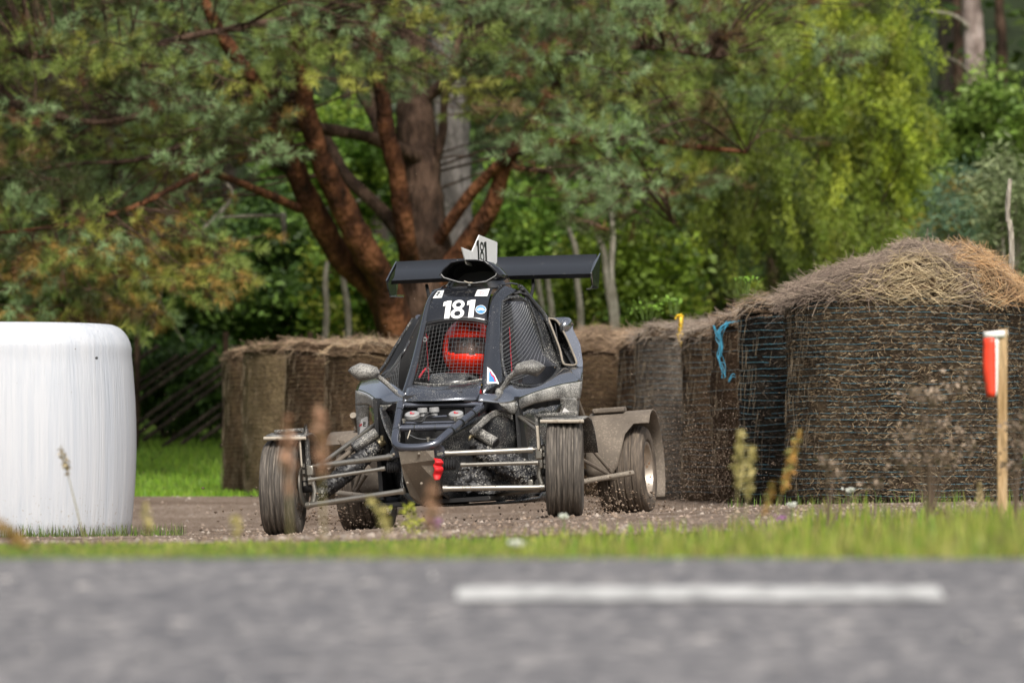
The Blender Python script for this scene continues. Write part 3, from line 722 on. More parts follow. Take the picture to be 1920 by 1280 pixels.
# rear suspension
for s in (1, -1):
    def m_(p): return (p[0] * s + (0 if s > 0 else -.02), p[1], p[2])
    MB().tube([m_(C(1080, 905, 1.30)), m_(C(1186, 886, 1.62))], .0145, 10).build('rear_lower_arm', M['mudmetal'], car)
    MB().tube([m_(C(1104, 835, 1.45)), m_(C(1146, 884, 1.55))], .0095, 8).build('rear_upper_arm', M['mud'], car)
    MB().tube([m_(C(1090, 860, 1.35)), m_(C(1140, 888, 1.53))], .0095, 8).build('rear_link', M['mud'], car)
    MB().tube([m_(C(1080, 748, 1.2)), m_(C(1106, 818, 1.55))], .018, 8).build('rear_strut', M['mudmetal'], car)
    MB().box((s * .40, 1.80, .33), (.26, .12, .035)).build('rear_subframe', M['mud'], car, bevel=.01)
    MB().tube([(s * .12, 1.95, .235), (s * .58, 1.95, .232)], .018, 10).build('drive_shaft', M['mud'], car)
p = [C(1097, 815, 1.2), C(1110, 835, 1.2), C(1097, 845, 1.2), C(1085, 835, 1.2)]
MB().plate(p, (0, .05, 0)).build('side_blade', M['blueblack'], car, smooth=False)

# nose: bent tube, cross tubes, skid plate -----------------------------------------
loop = [(751, 757, .16), (746, 785, .02), (741, 815, -.12), (740, 826, -.17), (744, 834, -.20), (757, 838.5, -.225), (790, 838, -.23), (815, 832, -.215), (827, 823, -.18), (856, 798, -.02), (902, 762, .20)]
P = np.vstack([resample(CP(loop[:3]), 6), spline(CP(loop[3:9]), 26), resample(CP(loop[9:]), 6)])
nose = MB().tube(P, 7.3 * PXM, 14).build('nose_tube', M['frame'], car)
tubep('cross_tube', [(748, 803, -.02), (853, 800, -.02)], 13.5, 'frame', seg=14)
tubep('cross_tube', [(752, 760, .19), (906, 758, .19)], 11, 'frame', seg=12)
tubep('cross_bar', [(754, 793, .0), (853, 791, .0)], 5, 'frame')
tubep('brace_bar', [(795, 782, .03), (838, 780, .03)], 4.5, 'frame')
tubep('brake_hose', [(772, 788, .0), (790, 790, -.01), (797, 779, .02), (806, 772, .04)], 3.2, 'matte', sm=True)
tubep('brake_hose', [(795, 789, .0), (800, 780, .01), (815, 779, .03)], 3.2, 'matte', sm=True)
for (x, y, d, h_, m_n) in ((792, 769, 19, 9, 'grey'), (814, 768, 19, 9, 'grey')):
    c = C(x, y, .10); h2 = h_ * PXM / 2
    o = MB().lathe([(-h2 * 2.5, .016), (-h2, .016), (-h2, d * PXM / 2), (h2 * .8, d * PXM / 2), (h2, d * PXM / 2 - .004), (h2, .001)], 24, 'z', c).build('reservoir_cap', M[m_n], car, angle=30)
for (x, y) in ((773, 778), (855, 777)):
    c = C(x, y, .05); V = MB().lathe([(-.010, .001), (-.010, .036), (.006, .036), (.010, .032), (.010, .001)], 28, 'z')
    o = V.build('reservoir_lid', M['grey'], car, angle=30); o.location = tuple(c); o.rotation_euler = (R(22), 0, 0)
    e = MB().box((.004, -.01, .0125), (.02, .006, .002)).box((-.006, .004, .0125), (.008, .012, .002)).build('lid_mark', M['redink'], o)
for (x, y) in ((757, 789), (853, 785), (803, 824)):
    c = C(x, y, -.02 if y < 800 else -.18); MB().lathe([(-.010, .007), (.0, .007), (.0, .010), (.012, .010), (.012, .001)], 6, 'z', c).build('bolt', M['silver'], car)
tubep('cable', [(768, 815, -.10), (785, 822, -.14), (815, 823, -.16), (828, 818, -.16)], 1.6, 'wire', sm=True)
tubep('tie_wire', [(764, 822, -.14), (769, 807, -.06)], 2.2, 'lip')
for (x0, y0, x1, y1, yy) in ((736, 822, 748, 822, -.14), (745, 772, 758, 773, .09)):
    pass
# zip ties round the tubes
def ring(c, ax, r_, name='cable_tie'):
    ax = np.asarray(ax) / np.linalg.norm(ax); mb = MB().tube([np.asarray(c) - ax * .0022, np.asarray(c) + ax * .0022], r_, 14); return mb.build(name, M['ink'], car)
for x in (778, 817, 842): ring(C(x, 802, -.02), C(853, 800, -.02) - C(748, 803, -.02), 7.4 * PXM)
for (x, y, yy) in ((749, 771, .09), (743, 806, -.075), (742, 809, -.09)): ring(C(x, y, yy), C(751, 757, .16) - C(741, 815, -.12), 7.9 * PXM)
for t in (.25, .5, .78): ring(np.asarray(C(827, 823, -.18)) * (1 - t) + np.asarray(C(902, 762, .20)) * t, C(902, 762, .2) - C(827, 823, -.18), 7.9 * PXM)
# skid plate with rivets
sk = [(747, 846, -.225), (762, 845, -.24), (798, 845, -.24), (813, 844.5, -.225), (815, 862, -.22), (817, 903, -.17), (813, 930, -.10), (807, 946, 0), (795, 947, .02), (780, 942, 0), (768, 928, -.08), (757, 895, -.17), (752, 870, -.21)]
skid = MB().plate(CP(sk), (0, .008, .002)).build('skid_plate', M['mudmetal'], car, smooth=False, bevel=.002)
for (x, y) in ((757, 852), (804, 851), (777, 905), (803, 906)):
    MB().lathe([(-.246 if y < 870 else -.176, .001), (-.244 if y < 870 else -.174, .005), (-.236 if y < 870 else -.166, .008)], 10, 'y', C(x, y, 0) * np.array([1, 0, 1])).build('rivet', M['mudmetal'], skid)
for pts in ([(731, 848, -.16), (736, 838, -.16), (744, 838, -.19), (753, 846, -.20), (752, 858, -.2), (745, 856, -.18), (737, 861, -.16), (732, 858, -.16)],
            [(806, 842, -.2), (818, 833, -.2), (829, 835, -.17), (834, 843, -.16), (832, 856, -.16), (824, 860, -.17), (815, 852, -.19)]):
    MB().plate(CP(pts), (0, .03, 0)).build('arm_bracket', M['frame'], car, smooth=False, bevel=.003)
for (x, y) in ((735, 854), (828, 850), (823, 851)):
    o = MB().lathe([(0, .008), (-.012, .008), (-.012, .001)], 10, 'y', C(x, y, -.185)).build('bolt', M['silver'], car)
# red tow strap
ts = [[C(813, 859, -.23), C(816, 866, -.25), C(812, 872, -.24), C(815, 880, -.255), C(812, 890, -.24), C(815, 900, -.25)], [C(827, 861, -.21), C(831, 867, -.235), C(828, 873, -.22), C(831, 879, -.24), C(828, 889, -.225), C(824, 899, -.24)]]
MB().grid(ruled(ts[0], ts[1], 5, 20, (0, -.008, 0))).build('tow_strap', M['red'], car, solid=.006)

# tub: dusty crumpled side panels, floor, bulkheads --------------------------------
def crumple(o, amp, f, seed=0):
    for v in o.data.vertices:
        q = Vector(v.co); v.co = q + Vector((noise.noise(q * f + Vector((seed, 0, 0))), noise.noise(q * f + Vector((0, seed, 5))), noise.noise(q * f * 1.3 + Vector((9, 0, seed))))) * amp
def panel(name, A, B, mat, nu=10, nv=14, solid=.005, bulge=None, parent=None, sm=True):
    return MB().grid(ruled(CP(A), CP(B), nu, nv, bulge, sm)).build(name, M[mat], parent or car, solid=solid)
o = panel('wheel_well_panel', [(905, 782, .22), (930, 768, .28), (962, 774, .36), (1000, 766, .55), (1052, 758, .78)], [(838, 938, .12), (870, 940, .2), (920, 938, .32), (970, 935, .45), (1012, 928, .60)], 'black_dusty', 18, 24); crumple(o, .012, 16)
o = panel('nose_panel', [(828, 826, -.12), (866, 796, .06), (912, 770, .25)], [(822, 925, -.06), (850, 938, .1), (900, 940, .25)], 'black_dusty', 12, 12); crumple(o, .010, 18, 3)
o = panel('wheel_well_panel', [(745, 770, .12), (738, 770, .3), (715, 765, .5), (692, 765, .75)], [(758, 930, -.02), (752, 938, .2), (748, 940, .4), (744, 940, .6)], 'black_dusty', 14, 14); crumple(o, .010, 16, 5)
o = panel('inner_bag', [(865, 878, .1), (900, 872, .15), (935, 872, .2), (975, 880, .22)], [(850, 915, .05), (890, 925, .1), (940, 922, .15), (990, 908, .2)], 'shockcover', 30, 44); crumple(o, .018, 26, 7); crumple(o, .008, 80, 2)
o = panel('inner_bag', [(950, 852, .3), (985, 858, .3), (1008, 860, .3)], [(945, 882, .25), (980, 896, .25), (1004, 905, .25)], 'shockcover', 26, 30); crumple(o, .018, 30, 11); crumple(o, .008, 90, 3)
mb = MB(); fl = [(755, 925, -.05), (768, 940, .05), (800, 948, .08), (840, 947, .12), (900, 944, .25), (960, 940, .40), (1012, 932, .58), (1016, 922, .62)]
G = [[p, p + np.array([0, .5, 0]), p + np.array([0, 1.1, .0])] for p in CP(fl)]
mb.grid(G).build('floor_pan', M['black_dusty'], car, solid=.012)
MB().plate([(-.46, 1.2, .12), (.56, 1.2, .12), (.56, 1.2, .78), (.40, 1.2, 1.1), (.30, 1.2, 1.16), (-.10, 1.2, 1.16), (-.22, 1.2, 1.08), (-.40, 1.2, .75)], (0, .03, 0)).build('rear_bulkhead', M['matte'], car, bevel=.01)
MB().box((.0, .62, .12), (.62, 1.1, .02)).build('cockpit_floor', M['matte'], car)
MB().box((.03, .22, .40), (.30, .03, .50)).build('front_bulkhead', M['matte'], car)
MB().box((-.27, .75, .40), (.02, 1.0, .50)).build('tub_side', M['matte'], car); MB().box((.42, .80, .38), (.02, .9, .46)).build('tub_side', M['matte'], car)
eng = MB().box((.0, 1.55, .42), (.46, .46, .36)).box((.05, 1.5, .64), (.34, .30, .14)).build('engine', M['matte'], car, bevel=.02)
for i in range(6): MB().box((.05, 1.36 + .05 * i, .73), (.36, .014, .05)).build('cooling_fin', M['matte'], eng)
for s in (-1, 1):
    MB().tube([(s * .26 + .04, 1.22, 1.08), (s * .30, 1.7, .62), (s * .30, 1.98, .34)], .018, 10).build('rear_stay', M['frame'], car)
    MB().tube([(s * .30, 1.2, .16), (s * .30, 1.98, .20)], .018, 10).build('rear_frame_tube', M['frame'], car)
    MB().tube([(s * .30, 1.98, .34), (s * .30, 1.98, .20)], .016, 10).build('rear_upright_tube', M['frame'], car)
MB().tube([(-.30, 1.98, .30), (.30, 1.98, .30)], .016, 10).build('rear_cross_tube', M['frame'], car)
# rear plates seen below the left arms
o = panel('rear_mud_guard', [(632, 823, 1.5), (650, 822, 1.5), (700, 820, 1.5)], [(640, 836, 1.5), (665, 858, 1.5), (712, 870, 1.5)], 'mud', 6, 8)
o = panel('undertray_plate', [(690, 868, 1.2), (720, 850, .9), (746, 850, .7)], [(700, 880, 1.2), (735, 905, .9), (747, 915, .7)], 'mudmetal', 6, 8)

# scuttle, pillars, roof ---------------------------------------------------------------
panel('scuttle', [(767, 719, .40), (795, 722, .36), (823, 723, .35), (865, 719, .36), (906, 713, .42)], [(760, 753, .20), (790, 752, .15), (823, 751.5, .13), (865, 750, .15), (898, 750, .20)], 'blueblack', 8, 18, bulge=(0, -.012, .012)).data.materials[0] = paint('scuttle_paint', (.10, .11, .135), .2, .75, .42, coat=.8, film=.08)
tubep('scuttle_bar', [(766, 716, .405), (795, 720, .375), (822, 721, .365), (865, 717.5, .375), (905, 711, .42)], 5, 'black_thick', sm=True)
o = panel('instrument_cowl', [(811, 701, .50), (825, 699, .48), (850, 698, .48), (876, 699, .50)], [(803, 719, .43), (825, 722, .40), (850, 720, .40), (878, 716, .43)], 'black_dusty', 8, 12, bulge=(0, -.01, .01))
panel('windscreen_pillar', [(750, 747, .30), (765, 700, .43), (784, 626, .66), (796, 577, .78), (806, 554, .86), (818, 543, .95)], [(768, 741, .31), (782, 690, .44), (797, 618, .655), (806, 576, .77), (815, 555, .85), (826, 543, .93)], 'blueblack', 8, 26, bulge=(0, -.022, 0))
panel('windscreen_pillar', [(903, 742, .32), (906, 690, .44), (912, 618, .66), (918, 572, .78), (927, 550, .87), (942, 535, .98)], [(950, 716, .48), (944, 682, .55), (940, 640, .63), (940, 590, .76), (948, 562, .87), (972, 545, 1.0)], 'blueblack', 10, 28, bulge=(-.004, -.035, .004)).data.materials[0] = paint('pillar_paint', (.075, .08, .092), .1, .8, .34, coat=1., film=.03)
roof = panel('roof_panel', [(791, 611, .70), (810, 604, .685), (850, 599, .675), (885, 600, .68), (913, 605, .69)], [(812, 544, .94), (832, 540, .94), (865, 538, .94), (895, 538, .94), (924, 541, .94)], 'black', 14, 20, bulge=(0, -.03, .012))
panel('roof_top', [(810, 545, .93), (865, 538, .93), (945, 536, .97)], [(822, 548, 1.22), (880, 542, 1.24), (972, 545, 1.22)], 'black', 6, 12)
tubep('roof_edge', [(826, 545, .90), (829, 538, .95), (842, 533, .99)], 3, 'black'); tubep('roof_edge', [(934, 543, .93), (938, 534, .97), (958, 531, 1.0), (970, 533, 1.02)], 4, 'blueblack')
tubep('roof_rib', [(861, 572, .79), (862, 556, .87), (868, 543, .925)], 3.0, 'black', sm=True)
tubep('screen_header', [(790, 612, .695), (812, 604.5, .68), (850, 600, .67), (885, 601, .675), (913, 606, .685)], 3.4, 'matte', sm=True)
for s_ in ((973, 548, .99), (984, 552, 1.0), (979, 543, 1.0)):
    c = C(*s_); MB().ball(c, .013, 10, 7, (1.3, 1, .8)).build('latch_knob', M['matte'], car)
tubep('roof_latch', [(960, 552, .96), (974, 549, .97), (990, 554, 1.0)], 4, 'matte', sm=True)
# the scoop on the roof
sc_f = [(827, 515), (833, 506), (846.7, 493.5), (858, 491), (874, 489), (890, 489), (906, 490.5), (919, 500), (930, 512.5), (929, 517), (911, 527), (883, 530.5), (860, 528), (846, 524), (832, 520)]
ring0 = [C(x, y, .92) for x, y in sc_f]; cen = np.mean(ring0, 0)
ring1 = [C(x, y, .935) for x, y in sc_f]
ring1 = [cen + (p - cen) * np.array([1.06, 1, 1.08]) for p in ring1]
ring2 = [cen + (p - cen) * np.array([1.12, 1, 1.05]) + np.array([.012, .16, -.006]) for p in ring0]
ring3 = [cen + (p - cen) * np.array([.85, 1, .45]) + np.array([.01, .48, -.07]) for p in ring0]
def loft(rings, close=True):
    mb = MB(); n = len(rings[0]); V = [p for r_ in rings for p in r_]
    mb.add(V, [(i * n + k, i * n + (k + 1) % n, (i + 1) * n + (k + 1) % n, (i + 1) * n + k) for i in range(len(rings) - 1) for k in range(n if close else n - 1)]); return mb
scoop = loft([ring1, ring2, ring3]).build('roof_scoop', M['black'], car, solid=.006)
inn = [cen + (p - cen) * .97 + np.array([0, .28, 0]) for p in ring0]
loft([ring0, inn, [np.mean(inn, 0)] * len(inn)]).build('scoop_throat', M['matte'], scoop)
MB().tube([C(x, y, .915) for x, y in ((827, 514), (832, 520), (846, 524.5), (860, 528.5), (883, 531), (911, 527.5), (929, 517), (931, 512))], .0022, 6).build('scoop_lip', M['grey'], scoop)
panel('scoop_neck', [(843, 524, .95), (880, 531, .93), (920, 524, .95), (946, 528, 1.02)], [(836, 543, .95), (880, 541, .94), (925, 542, .95), (948, 538, 1.0)], 'black', 6, 12, parent=scoop)
MB().ball(C(880, 534, .915), .009, 8, 6).build('scoop_pin', M['wire'], scoop); tubep('scoop_clip', [(870, 527, .905), (878, 530, .905), (886, 530, .905)], 2.6, 'lip')
tubep('scoop_strap', [(836, 537, .94), (840, 532, .945), (844, 526, .94)], 2, 'wire')
# number fin on the roof: one upright board from the scoop to the wing
fin_px = [(866, 463.5), (885.5, 471), (899, 440.5), (932.6, 454), (932, 496.5), (927, 502), (900, 503), (876, 496), (874, 492)]
FP = [CXP(x, y, .10) for x, y in fin_px]
fin = MB().plate(FP, (-.006, 0, 0)).build('number_fin', M['white'], car, smooth=False, bevel=.001)
# wing
def wing_sec(l): return [C(*p) for p in l]
wl = wing_sec([(733, 533, 1.60), (734, 526, 1.58), (739, 521, 1.61), (741, 508, 1.72), (743, 497, 1.84), (743.5, 490.5, 1.87), (744, 491, 1.885), (744, 499, 1.88), (741, 514, 1.75)])
wr = wing_sec([(1106, 521, 1.60), (1106, 513, 1.58), (1109, 508, 1.61), (1113, 495, 1.72), (1118, 483, 1.84), (1119, 476.5, 1.87), (1119.5, 477, 1.885), (1119.5, 485, 1.88), (1114, 501, 1.75)])
mb = MB(); secs = [[a * (1 - t) + b * t + np.array([0, 0, .004 * math.sin(math.pi * t)]) for a, b in zip(wl, wr)] for t in np.linspace(0, 1, 9)]
wing = loft(secs).build('rear_wing', M['blueblack'], car, angle=30); wing.data.materials[0] = paint('wing_paint', (.012, .013, .015), .36, 0, .08, col=(.5, .46, .4), coat=.15, scale=70)
for k, (pts, fl_) in enumerate((([(741.5, 490, 1.90), (730, 512, 1.66), (723, 526, 1.54), (726, 541, 1.56), (730, 555, 1.60), (741, 555, 1.74), (744, 535, 1.84)], [(730, 555, 1.60), (756, 556, 1.60), (758, 552.5, 1.72), (740, 552, 1.72)]),
                                ([(1124, 474.5, 1.92), (1113, 492, 1.72), (1107.5, 509, 1.57), (1107, 523, 1.57), (1109, 535, 1.60), (1107, 541, 1.60), (1120.5, 540, 1.80), (1122, 505, 1.90)], [(1099, 541, 1.60), (1107, 541, 1.60), (1120.5, 540, 1.80), (1110, 537, 1.80)]))):
    e = MB().plate(CP(pts), (.007, 0, 0)).build('end_plate', M['blueblack'], wing, smooth=False, bevel=.0015)
    MB().plate(CP(fl_), (0, 0, -.005)).build('end_plate_foot', M['blueblack'], wing, smooth=False)
for x, y in ((1108, 512), (1121, 507)): MB().ball(C(x, y, 1.56 if x < 1115 else 1.85), .005, 6, 5).build('rivet', M['wire'], wing)
tubep('wing_stay', [(999, 520, 1.68), (1000, 536, 1.62), (995, 560, 1.5)], 7, 'matte'); tubep('wing_stay', [(800, 535, 1.68), (805, 560, 1.55), (815, 600, 1.4)], 7, 'matte')

# doors, nets, side pods ---------------------------------------------------------------
netL = CP([(942, 566, .83), (939.5, 600, .74), (940, 650, .60), (944, 690, .52), (953, 716, .45)])
netR = CP([(986, 564, .98), (998, 595, 1.0), (1008, 628, 1.02), (1019, 664, 1.02), (1046, 690, 1.0), (1022, 720, .72)])
NL, NR = spline(netL, 40), spline(netR, 40)
frame_pts = np.vstack([spline(netL, 20), CP([(975, 722, .55), (1000, 723, .64)]), spline(netR, 24)[::-1], CP([(975, 557, .93), (955, 557, .88)])])
dn = MB().tube(frame_pts, 2.8 * PXM, 8, closed=True).build('door_frame', M['black_dusty'], car)
def net_mesh(A, B, nu, nv, rad, diag=0):
    """wires across a ruled patch between edge curves A and B"""
    mb = MB(); n = len(A)
    for i in range(nu + 1):
        u = i / nu; mb.tube([A[k] * (1 - u) + B[k] * u for k in range(0, n, 3)] + [A[-1] * (1 - u) + B[-1] * u], rad, 3, cap=False)
    for j in range(nv + 1):
        v = j / nv * (n - 1); pts = []
        for u in np.linspace(0, 1, 10):
            w = v - diag * u * (n - 1) + .05 * (n - 1) * math.sin(math.pi * u) * (1 if diag else 0)
            if w < 0 or w > n - 1: continue
            k = min(int(w), n - 2); f = w - k; pts.append((A[k] * (1 - f) + A[k + 1] * f) * (1 - u) + (B[k] * (1 - f) + B[k + 1] * f) * u)
        if len(pts) > 1: mb.tube(pts, rad, 3, cap=False)
    return mb
net_mesh(NL, NR, 26, 3, .0011).build('door_net', M['wire'], car, smooth=False).data.materials[0] = M['frame']
net_mesh(NL, NR, 1, 24, .0015, .38).build('door_net', M['wire'], car, smooth=False)
# panel and strut behind the door
panel('side_panel', [(985, 560, 1.0), (1002, 592, 1.03), (1012, 624, 1.05), (1024, 664, 1.05), (1048, 690, 1.02)], [(976, 538, 1.03), (1000, 566, 1.10), (1024, 600, 1.15), (1044, 655, 1.15), (1056, 686, 1.08)], 'black_dusty', 6, 20)
st = spline(CP([(973, 536, 1.0), (980, 541, 1.02), (1000, 566, 1.07), (1022, 593, 1.11), (1036, 622, 1.11), (1049, 659, 1.09), (1052, 674, 1.08), (1057, 684, 1.06)]), 24)
MB().tube(st, [.011 + .003 * i / 23 for i in range(24)], 8).build('side_strut', M['black_dusty'], car)
dn2 = spline(CP([(990, 562, 1.01), (1006, 602, 1.035), (1016, 640, 1.045), (1024, 664, 1.045), (1036, 681, 1.03), (1052, 692, 1.0)]), 20); MB().tube(dn2, .006, 6).build('door_seal', M['black_dusty'], car)
# upper right pod with its air intake
lip = [(1028, 597), (1038, 598), (1046, 603), (1056, 620), (1065, 638), (1074, 660), (1081, 678), (1078, 684), (1066, 684), (1056, 680), (1050, 655), (1040, 628)]
out = [(1030, 594), (1048, 595), (1060, 594), (1071, 601), (1075, 618), (1088, 645), (1093, 680), (1092, 690), (1072, 690), (1054, 685), (1048, 656), (1036, 626)]
r0 = [C(x, y, 1.02 + .10 * (684 - y) / 90) for x, y in lip]; r1 = [C(x, y, 1.05 + .11 * (684 - y) / 90) for x, y in out]
cc = np.mean(r1, 0); r2 = [p + np.array([-.045, .16, -.01]) for p in r1]; r3 = [cc + (p - cc) * .55 + np.array([-.14, .6, -.12]) for p in r1]
pod = loft([r0, r1, r2, r3]).build('side_pod', M['pod'], car, angle=50)
MB().tube([p + np.array([0, -.004, 0]) for p in spline(r0 + [r0[0]], 40)], .0055, 8).build('intake_lip', M['mudmetal'], pod)
ri = [p + np.array([-.05, .22, 0]) for p in r0]; loft([r0, ri, [np.mean(ri, 0)] * len(ri)]).build('intake_throat', M['black_dusty'], pod)
MB().tube([C(1041, 606, 1.12), C(1046, 640, 1.10)], .003, 6).build('intake_stay', M['matte'], pod)
b_ = MB().ball((0, 0, 0), 1, 24, 14, (.034, .09, .048)).build('pod_bulge', M['pod'], pod); b_.location = tuple(C(1062, 612, 1.16)); b_.rotation_euler = (0, R(18), 0)
# lower right pod: glossy top, speckled skirt, post
in_r = [(905, 738, .28), (930, 738, .33), (954, 721, .44), (978, 726, .56), (1012, 725, .70), (1046, 693, .98), (1060, 687, 1.03)]
up_r = [(897, 752, .17), (936, 756, .24), (962, 754, .32), (980, 745, .42), (1008, 734, .57), (1050, 722, .78), (1091, 715, .96)]
pt = panel('pod_top', in_r, up_r, 'pod', 8, 26, bulge=(0, -.012, .014))
panel('pod_shoulder', [(1056, 685, 1.04), (1076, 689, 1.0), (1093, 687, 1.02)], [(1056, 722, .83), (1075, 718, .90), (1090, 714, .97)], 'pod', 6, 8, parent=pt)
panel('pod_skirt', [(936, 756, .24), (962, 754, .32), (980, 745, .42), (1008, 734, .57), (1050, 722, .78), (1091, 715, .96)], [(940, 764, .25), (960, 776, .33), (979, 765, .43), (1007, 755, .58), (1047, 749, .76), (1086, 750, .93)], 'caked', 8, 26, bulge=(.006, -.010, 0), parent=pt)
panel('pod_post', [(1046, 746, .755), (1051, 753, .78), (1048, 782, .80), (1046, 830, .82)], [(1086.5, 746, .94), (1085, 760, .94), (1083, 790, .92), (1080, 830, .92)], 'caked', 6, 8, bulge=(.006, -.012, 0), parent=pt)
panel('pod_side', [(1092, 690, 1.02), (1091, 715, .97), (1086, 750, .94), (1083, 790, .92)], [(1078, 690, 1.5), (1078, 715, 1.55), (1078, 750, 1.6), (1076, 790, 1.6)], 'black_dusty', 8, 8, parent=pt)
panel('pod_edge', [(880, 808, -.0), (912, 778, .2), (930, 768, .27), (945, 770, .30), (960, 776, .33)], [(886, 816, .02), (918, 788, .22), (934, 779, .29), (948, 781, .32), (962, 788, .35)], 'black_thick', 5, 16, parent=pt)
MB().ball(C(969, 759, .32), .007, 8, 6).build('rivet', M['wire'], pt); 
# left pod
pl = panel('pod_top', [(757, 735, .33), (738, 720, .45), (716, 712, .6), (700, 706, .85), (684, 712, 1.0)], [(762, 753, .19), (740, 757, .25), (712, 758, .33), (690, 742, .52), (668, 732, .72)], 'pod', 8, 18, bulge=(0, -.012, .014))
panel('pod_skirt', [(735, 758, .26), (712, 758.5, .33), (690, 742.5, .52), (667, 732, .72)], [(712, 778, .34), (708, 774, .38), (692, 758, .56), (667, 760, .74)], 'caked', 6, 16, parent=pl)
panel('pod_post', [(667, 758, .74), (669, 785, .75), (673, 830, .76)], [(692, 757, .60), (692, 785, .66), (694, 830, .68)], 'caked', 5, 8, parent=pl, bulge=(0, -.008, 0))
panel('side_panel', [(707, 712, .85), (724, 690, .95), (746, 650, .98), (776, 596, 1.0)], [(736, 706, .85), (748, 680, .9), (764, 645, .9), (786, 600, .92)], 'matte', 5, 12)
tubep('side_strut', [(690, 710, 1.0), (716, 692, 1.0), (745, 645, 1.0), (775, 598, 1.0)], 7, 'black_dusty', sm=True)
lnA = spline(CP([(752, 662, .62), (748, 690, .52), (746, 718, .45), (748, 738, .40)]), 20); lnB = spline(CP([(733, 692, .88), (718, 706, .78), (708, 722, .66), (704, 738, .55)]), 20)
net_mesh(lnA, lnB, 10, 9, .0013).build('door_net', M['wire'], car, smooth=False)
tubep('door_frame', [(768, 640, .72), (752, 668, .68), (733, 692, .88), (716, 704, .78)], 6, 'black_dusty', sm=True)
o = panel('splash_fin', [(712, 764, .05), (716, 785, .02), (724, 808, -.02), (734, 826, -.08)], [(716, 762, .2), (731, 782, .2), (740, 805, .15), (738, 828, .05)], 'black_dusty', 5, 12, solid=.005)
# windscreen wire mesh
wsA = spline(CP([(791, 611, .70), (784, 650, .58), (776, 690, .47), (768, 714, .405)]), 34); wsB = spline(CP([(913, 605, .69), (910, 640, .60), (907, 680, .49), (905, 711, .42)]), 34)
mb = MB()
for i in range(18):
    u = (i + .5) / 18; mb.tube([wsA[k] * (1 - u) + wsB[k] * u + np.array([0, -.02, .008]) * math.sin(math.pi * u) for k in range(34)], .0010, 3, cap=False)
for j in range(15):
    v = (j + .6) / 15.4 * 33; k = int(v); f = v - k; a = wsA[k] * (1 - f) + wsA[min(33, k + 1)] * f; b = wsB[k] * (1 - f) + wsB[min(33, k + 1)] * f
    mb.tube([a * (1 - u) + b * u + np.array([0, -.02, .008 + .014 * (1 - j / 15)]) * math.sin(math.pi * u) for u in np.linspace(0, 1, 14)], .0010, 3, cap=False)
mb.build('windscreen_mesh', M['wire'], car, smooth=False)
# mirrors
def mirror(outl, y0, dep, arm_pts, ad):
    P = [C(x, y, y0) for x, y in outl]; c = np.mean(P, 0)
    rings = [[c + (p - c) * s_ + np.array([0, d_, 0]) for p in P] for s_, d_ in ((.001, -.045), (.45, -.040), (.78, -.028), (.95, -.008), (1.0, .012), (.96, .03), (.93, .032), (.001, .03))]
    n = len(P); mb = loft(rings); m = mb.build('wing_mirror', M['mirror'], car, angle=50)
    MB().tube(spline(CP(arm_pts), 12), [ad * PXM / 2 * (1.15 - .3 * i / 11) for i in range(12)], 8).build('mirror_arm', M['mirror'], m)
    MB().ball(C(*arm_pts[-1]), ad * PXM * .8, 10, 7).build('mirror_foot', M['mirror'], m)
mirror([(651, 695), (658, 687), (674, 680), (692, 683), (706, 688), (712, 699), (704, 709), (690, 712), (672, 713.5), (662, 706)], .24, .06, [(704, 702, .26), (722, 716, .29), (738, 731, .31), (745, 738, .32)], 9)
mirror([(963, 691), (969, 681.6), (984, 676), (998.6, 673.6), (1012, 679), (1022.5, 687), (1016, 697), (1006, 706), (990, 702), (967, 701.5)], .24, .06, [(970, 695, .26), (957, 706, .28), (948, 719, .3), (936, 735, .31)], 10)

# decals: flat prints laid on the panel that the eye's ray meets -----------------------
from mathutils.bvhtree import BVHTree
def bvh(o): return BVHTree.FromPolygons([v.co.copy() for v in o.data.vertices], [tuple(p.vertices) for p in o.data.polygons])
def on_panel(tree, px, py, lift):
    d = Vector(CM.T @ np.array([(px - CX) / F, 1, (CY - py) / F])).normalized()
    h = tree.ray_cast(Vector(_cl), d)
    if h[0] is None: return None
    nn = h[1] if h[1].dot(d) < 0 else -h[1]
    return h[0] + nn * lift
def decal(name, polys, host, mat, lift=.0045, cut=3.0, parent=None):
    """polys: pixel outlines"""
    tree = bvh(host); bm = bmesh.new()
    for poly in polys:
        vs = [bm.verts.new((x, y, 0)) for x, y in poly]
        try: bm.faces.new(vs)
        except ValueError: pass
    for ax in ((1, 0, 0), (0, 1, 0)):
        lo = min(v.co.dot(Vector(ax)) for v in bm.verts); hi = max(v.co.dot(Vector(ax)) for v in bm.verts); t = lo + cut
        while t < hi:
            bmesh.ops.bisect_plane(bm, geom=bm.verts[:] + bm.edges[:] + bm.faces[:], plane_co=Vector(ax) * t, plane_no=ax); t += cut
    bad = []
    for v in bm.verts:
        p = on_panel(tree, v.co.x, v.co.y, lift)
        if p is None: bad.append(v)
        else: v.co = p
    bmesh.ops.delete(bm, geom=bad, context='VERTS')
    me = bpy.data.meshes.new(name); bm.to_mesh(me); bm.free(); me.materials.append(M[mat])
    o = bpy.data.objects.new(name, me); return link(o, parent or car)
def ell(cx, cy, rx, ry, n=20): return [(cx + rx * math.cos(2 * math.pi * k / n), cy + ry * math.sin(2 * math.pi * k / n)) for k in range(n)]
def ell_ring(cx, cy, rx, ry, tx, ty, n=28):
    a, b = ell(cx, cy, rx, ry, n), ell(cx, cy, rx - tx, ry - ty, n); return [[a[k], a[(k + 1) % n], b[(k + 1) % n], b[k]] for k in range(n)]
def one(x, y, w, h):      # x,y = lower left, pixel y grows downward
    return [(x + w * a, y - h * b) for a, b in ((.30, 0), (.78, 0), (.78, 1), (.42, 1), (.05, .93), (.05, .70), (.30, .74))]
